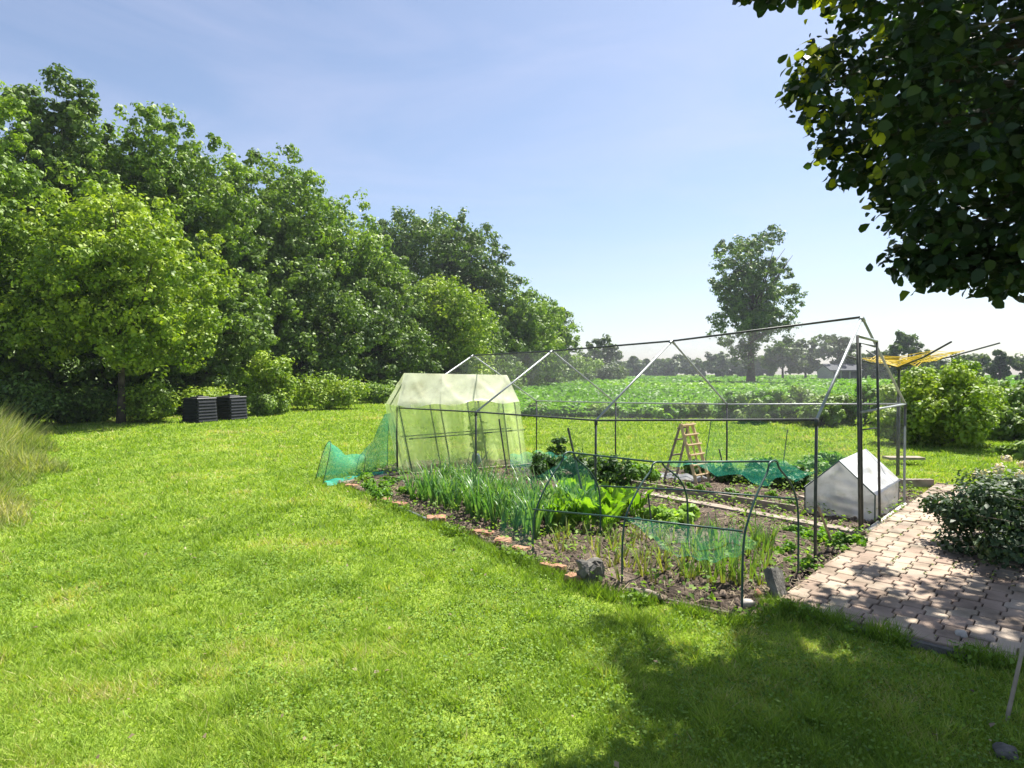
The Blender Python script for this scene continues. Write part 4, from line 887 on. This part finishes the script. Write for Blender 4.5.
# beans
BGN = "dark leafy bean plants along the back of the bed"
for px, py, h_, r_, lab in [(548, 480, .42, .3, "bean plant behind the leaning dark stake, at the left end of the bean row"), (572, 481, .44, .32, "bean plant behind the chard's left half"), (597, 484, .46, .33, "bean plant straight behind the chard"), (620, 487, .46, .33, "bean plant behind the chard's right half"), (642, 486, .36, .26, "light green bean plant just left of the ladder's foot"),
        (728, 484, .34, .26, "bean plant right of the ladder behind the hanging net"), (752, 486, .36, .28, "bean plant behind the middle of the hanging net"), (778, 489, .38, .3, "bean plant behind the tunnel's right-hand hoop"), (800, 491, .36, .28, "dark bean plant touching the left side of the cold frame"), (700, 478, .3, .25, "bean plant directly behind the ladder's right foot"), (560, 470, .55, .22, "thin tall flowering pea plant right of the plastic shelter")]:
    p_ = G(px, py); bush("bean_plant", lab, p_.x, p_.y, h_, r_, M['bean'] if 'light' not in lab else M['crop'], nc=22, per=60, leaf=.065, group=BGN, cat="bean plant", stems=4)
for px, py, h_, r_, lab in [(812, 474, .3, .35, "bright weedy plant behind the bean plants left of the cold frame"), (770, 470, .25, .35, "bright weedy plant behind the hanging net's right end"), (835, 468, .3, .35, "bright weedy plant seen just above the cold frame's left slope")]:
    p_ = G(px, py); bush("weed_plant", lab, p_.x, p_.y, h_, r_, M['crop'], nc=18, per=60, leaf=.07, group="weedy plants behind the bed", cat="plant", stems=3)
# tomato plants in front of the shelter
for px, top, hh_, lab in [(475, 405, .9, "tall thin tomato plant climbing its stake before the shelter"), (481, 420, .8, "second thin tomato plant, right of the staked one before the shelter")]:
    p_ = G(px, 466); zt = P(px, top, p_.y).z; root = empty("tomato_plant", p_, lab, "tomato plant"); mb = MB(); mb.tube([p_, p_ + Vector((.02, 0, zt * .5)), p_ + up * zt], [.009, .007, .003], 5); mb.build("stem", M['weed'], root)
    cent = np.array([(p_.x + random.uniform(-.07, .07), p_.y + random.uniform(-.05, .05), random.uniform(.25, zt)) for _ in range(16)]); C, N, t = clumps(cent, .05, 12); leaves("foliage", C, N, np.full(len(C), .05), M['crop'], root, tint=t)
# seedlings and weeds in the bed
pv = bush("seedling", "x", 0, 0, .13, .1, M['crop'], nc=6, per=22, leaf=.045, cat="seedling", stems=2)
spots = [G(random.uniform(765, 850), random.uniform(536, 556)) for _ in range(14)] + [G(px, py) for px, py in [(800, 566), (812, 574), (838, 552), (846, 546), (858, 548)]]
scatter(pv, spots, "small leafy seedling between the plank walkway and the path", "seedlings between plank walkway and path")
pv = bush("seedling", "x", 0, 0, .16, .13, M['crop'], nc=7, per=24, leaf=.05, cat="seedling", stems=2)
spots = [G(random.uniform(362, 415), random.uniform(482, 503)) for _ in range(16)]
scatter(pv, spots, "pale green seedling at the bed's far left corner by the turquoise net", "seedlings at the bed's far left corner")
pv = bush("seedling", "x", 0, 0, .11, .09, M['crop'], nc=5, per=18, leaf=.04, cat="seedling", stems=2)
spots = [G(px, py) for px, py in [(690, 492), (700, 494), (708, 490), (772, 500), (790, 506), (748, 500), (730, 497), (820, 512)]]
scatter(pv, spots, "tiny seedling in the sandy strip by the ladder's foot", "seedlings in the sandy strip")
# clods and straw litter
cl = in_bed(6000); V_, F_ = [], []
tet = np.array([(1, 0, -.4), (-.5, .87, -.4), (-.5, -.87, -.4), (.2, .1, .8), (-.3, -.2, .6)])
Vc = []; Fc_ = []
for i, (x, y) in enumerate(cl):
    s_ = random.uniform(.008, .028); a = random.uniform(0, 6.28); ca, sa = math.cos(a), math.sin(a); b0 = len(Vc)
    for t in ((1, 0, -.5), (0, 1, -.5), (-1, 0, -.5), (0, -1, -.5), (.5, .1, .6), (-.4, .4, .5), (-.3, -.5, .55)): Vc.append((x + (t[0] * ca - t[1] * sa) * s_ * random.uniform(.7, 1.2), y + (t[0] * sa + t[1] * ca) * s_ * random.uniform(.7, 1.2), .045 + t[2] * s_))
    Fc_ += [(b0, b0 + 1, b0 + 4), (b0 + 1, b0 + 5, b0 + 4), (b0 + 1, b0 + 2, b0 + 5), (b0 + 2, b0 + 6, b0 + 5), (b0 + 2, b0 + 3, b0 + 6), (b0 + 3, b0, b0 + 6), (b0, b0 + 4, b0 + 6), (b0 + 4, b0 + 5, b0 + 6)]
tag(npmesh("soil_clods", Vc, Fc_, M['clod']), "loose soil clods on the bed", "soil", None, 'stuff')
def strips(name, XY, z, L_, wd_, mat, lab, cat, flat=True):
    n_ = len(XY); q = rng.uniform(0, 6.28, n_); d = np.stack([np.cos(q), np.sin(q), rng.uniform(-.1, .25, n_)], 1) * (L_ * rng.uniform(.4, 1.2, n_))[:, None]; sd_ = np.stack([-np.sin(q), np.cos(q), np.zeros(n_)], 1) * wd_ / 2
    c = np.stack([XY[:, 0], XY[:, 1], np.full(n_, z)], 1); V_ = np.stack([c - d / 2 - sd_, c - d / 2 + sd_, c + d / 2 + sd_, c + d / 2 - sd_], 1).reshape(-1, 3)
    return tag(npmesh(name, V_, np.arange(4 * n_).reshape(n_, 4), mat, None, rng.uniform(0, 1, n_)), lab, cat, None, 'stuff')
strips("straw_litter", in_bed(6500), .055, .10, .005, M['straw'], "dry straw and stalk litter strewn on the bed soil", "straw")
wb = in_bed(8500); wb = wb[vnoise(wb[:, 0], wb[:, 1], 2.5, 41) > .36]; nb_ = len(wb); N = rng.normal(size=(nb_, 3)) * .5 + np.array([0, 0, 1]); tag(leaves("bed_weeds", np.stack([wb[:, 0], wb[:, 1], rng.uniform(.05, .16, nb_)], 1), N, rng.uniform(.02, .06, nb_), M['weed'], None), "small weeds sprinkled over the bed soil", "weeds", None, 'stuff')

# ---------------------------------------------------------------- grass
def grass(name, lab, XY, h, wd_, mat, lean=.5, tintbase=None, hvar=(.5, 1.3)):
    n_ = len(XY); q = rng.uniform(0, 6.28, n_); f_ = rng.uniform(0, 6.28, n_); hh_ = h * rng.uniform(*hvar, n_); ln = lean * hh_ * rng.uniform(.2, 1.6, n_); b0 = np.stack([XY[:, 0], XY[:, 1], np.full(n_, .0)], 1)
    wv = np.stack([np.cos(f_), np.sin(f_), np.zeros(n_)], 1) * (wd_ if np.isscalar(wd_) else wd_[:, None]) / 2; tip = b0 + np.stack([np.cos(q) * ln, np.sin(q) * ln, hh_], 1)
    V_ = np.stack([b0 - wv, b0 + wv, tip], 1).reshape(-1, 3)
    t_ = np.clip((tintbase if tintbase is not None else .5) + rng.normal(0, .17, n_), 0, 1)
    return tag(npmesh(name, V_, np.arange(3 * n_).reshape(n_, 3), mat, None, t_), lab, "grass", None, 'stuff')
def lawn_pts(n_, y0, y1, k=.9, skip_field=True):
    Y_ = np.sqrt(rng.uniform(y0 * y0, y1 * y1, n_)); X_ = Y_ * rng.uniform(-k, k, n_); XY = np.stack([X_, Y_], 1)
    ok = ~inside(XY, bed_poly) & ~inside(XY, path_poly); ok &= ~((Y_ > 21.8) & (X_ > 0)); return XY[ok]
def ltint(XY):
    a = vnoise(XY[:, 0], XY[:, 1], .8, 3); c = vnoise(XY[:, 0], XY[:, 1], 2.6, 4); t_ = .10 + .30 * a + .26 * c + .36 * vnoise(XY[:, 0], XY[:, 1], 9, 6)
    dry = vnoise(XY[:, 0], XY[:, 1], 1.6, 12) * vnoise(XY[:, 0], XY[:, 1], .6, 13); return t_ + np.clip((dry - .45) * 2.0, 0, .32)
def lawn_log(n_, y0, y1, k=.92):
    Y_ = y0 * (y1 / y0) ** rng.uniform(0, 1, n_); X_ = Y_ * rng.uniform(-k, k, n_); XY = np.stack([X_, Y_], 1)
    ok = ~inside(XY, bed_poly) & ~inside(XY, path_poly); ok &= ~((Y_ > 21.8) & (X_ > 0)); return XY[ok]
XY = lawn_log(620000, 2.1, 34); Wd = .0017 * XY[:, 1] ** 1.08 * rng.uniform(.6, 1.4, len(XY)); Hg = .030 + .0006 * XY[:, 1]
Hg = Hg * (.35 + .7 * vnoise(XY[:, 0], XY[:, 1], 3, 9) + 1.9 * vnoise(XY[:, 0], XY[:, 1], 8, 10) ** 3)
grass("lawn_grass", "short mown yellow-green grass of the lawn", XY, Hg, Wd, M['grass'], .9, ltint(XY))
# broad-leaved lawn weeds in loose patches
XYw = np.concatenate([lawn_pts(60000, 2.2, 5.5), lawn_pts(60000, 5.5, 12)]); den = vnoise(XYw[:, 0], XYw[:, 1], 1.4, 21) * vnoise(XYw[:, 0], XYw[:, 1], 5, 22); XYw = XYw[(den > .20)]
nW = len(XYw); tag(leaves("lawn_weeds", np.stack([XYw[:, 0], XYw[:, 1], rng.uniform(.012, .04, nW)], 1), rng.normal(size=(nW, 3)) * .45 + np.array([0, 0, 1]), rng.uniform(.009, .022, nW), M['weed'], None, width=.8), "clover and broad-leaved weeds in the lawn", "weeds", None, 'stuff')
# ragged fringe of longer grass and weeds along the bed and path edge
fr_pts = []
for a, c, n_ in [(bed_poly[0], bed_poly[1], 1500), (bed_poly[1], bed_poly[2], 1500), (bed_poly[2], bed_poly[3], 1500), (bed_poly[3], bed_poly[4], 1700), (path_poly[0], path_poly[1], 1500), (bed_poly[13], bed_poly[0], 900), (bed_poly[4], bed_poly[5], 200)]:
    t_ = rng.uniform(0, 1, n_)[:, None]; base_ = np.array([a.x, a.y]) * (1 - t_) + np.array([c.x, c.y]) * t_; fr_pts.append(base_ + rng.normal(0, .05, (n_, 2)) - np.array([.03, .05]))
FP = np.concatenate(fr_pts); FP = FP[vnoise(FP[:, 0], FP[:, 1], 5, 51) > .3]; grass("edge_grass", "longer ragged grass along the edge of the bed and path", FP, .075, .008, M['grass'], .7, .3)
kf = FP[(rng.uniform(size=len(FP)) < .5) & (vnoise(FP[:, 0], FP[:, 1], 3, 52) > .5)]; tag(leaves("edge_weeds", np.stack([kf[:, 0], kf[:, 1], rng.uniform(.02, .09, len(kf))], 1), rng.normal(size=(len(kf), 3)) * .6 + np.array([0, 0, .8]), rng.uniform(.02, .045, len(kf)), M['weed'], None, width=.7), "low green weeds along the edge of the bed", "weeds", None, 'stuff')
# weeds and grass in the joints and over the margin of the path
jn = 2600; ju = np.round(rng.uniform(0, path_len, jn) / .0625) * .0625 * .0 + rng.uniform(0, path_len, jn); jv = np.round(rng.uniform(0, path_w, jn) / pw) * pw + rng.normal(0, .006, jn)
jk = (vnoise(ju, jv, 1.7, 71) > .62) | (ju < .12) | (jv < .04); ju, jv = ju[jk], jv[jk]; JX = path_o.x + g.x * ju + v.x * jv; JY = path_o.y + g.y * ju + v.y * jv
tag(leaves("path_weeds", np.stack([JX, JY, rng.uniform(.045, .062, len(JX))], 1), rng.normal(size=(len(JX), 3)) * .5 + np.array([0, 0, 1]), rng.uniform(.008, .022, len(JX)), M['weed'], None, width=.7), "moss and small weeds growing in the joints of the brick path", "weeds", None, 'stuff')
em = 5200; eu = rng.normal(-.035, .035, em); ev = rng.uniform(-.05, path_w, em); EX = path_o.x + g.x * eu + v.x * ev; EY = path_o.y + g.y * eu + v.y * ev; ekeep = vnoise(EX, EY, 4, 72) > .35
grass("creeping_grass", "grass creeping over the front edge of the brick path", np.stack([EX, EY], 1)[ekeep], .10, .006, M['grass'], .7, .3)
fl_ = lawn_pts(1500, 2.2, 14)[:700]; tag(leaves("fallen_leaves", np.stack([fl_[:, 0], fl_[:, 1], rng.uniform(.03, .05, len(fl_))], 1), rng.normal(size=(len(fl_), 3)) * .4 + np.array([0, 0, 1]), rng.uniform(.015, .04, len(fl_)), M['straw'], None), "few dry fallen leaves scattered on the lawn", "leaves", None, 'stuff')
# tall dry grass at the left
nT = 30000; Yt = rng.uniform(5.0, 18, nT); lim = np.interp(Yt, [5.2, 7.3, 9.9, 14.3, 18], [-4.5, -5.75, -7.4, -10.75, -13.6]) + .25 * np.sin(Yt * 2.1) + .12 * np.sin(Yt * 5.3); XT = lim - np.abs(rng.normal(0, 1, nT)) * 1.8
XYt = np.stack([XT, Yt], 1); dd = lim - XT
grass("tall_grass", "tall seeding dry grass strip at the left edge of the lawn", XYt, np.clip(.10 + dd * .42, .1, .8) * (.35 + .9 * vnoise(XT, Yt, 2.2, 31)), .010 + .0016 * Yt, M['drygrass'], .75, .15 + .75 * vnoise(XT, Yt, 1.3, 33), (.3, 1.25))

# ---------------------------------------------------------------- summer haze over the plain
hz = MB(); hz.box((0, 295, 15), (844, 654, 32)); hm, hn, hb_, ho = nodes("summer_haze"); hn.nodes.remove(hb_)
pv_ = hn.nodes.new("ShaderNodeVolumePrincipled"); pv_.inputs["Color"].default_value = (.80, .86, 1, 1); pv_.inputs["Density"].default_value = .0004; pv_.inputs["Anisotropy"].default_value = .3
hn.links.new(pv_.outputs[0], ho.inputs["Volume"]); tag(hz.build("haze", hm), "thin pale summer haze over the plain", "haze", None, 'stuff')
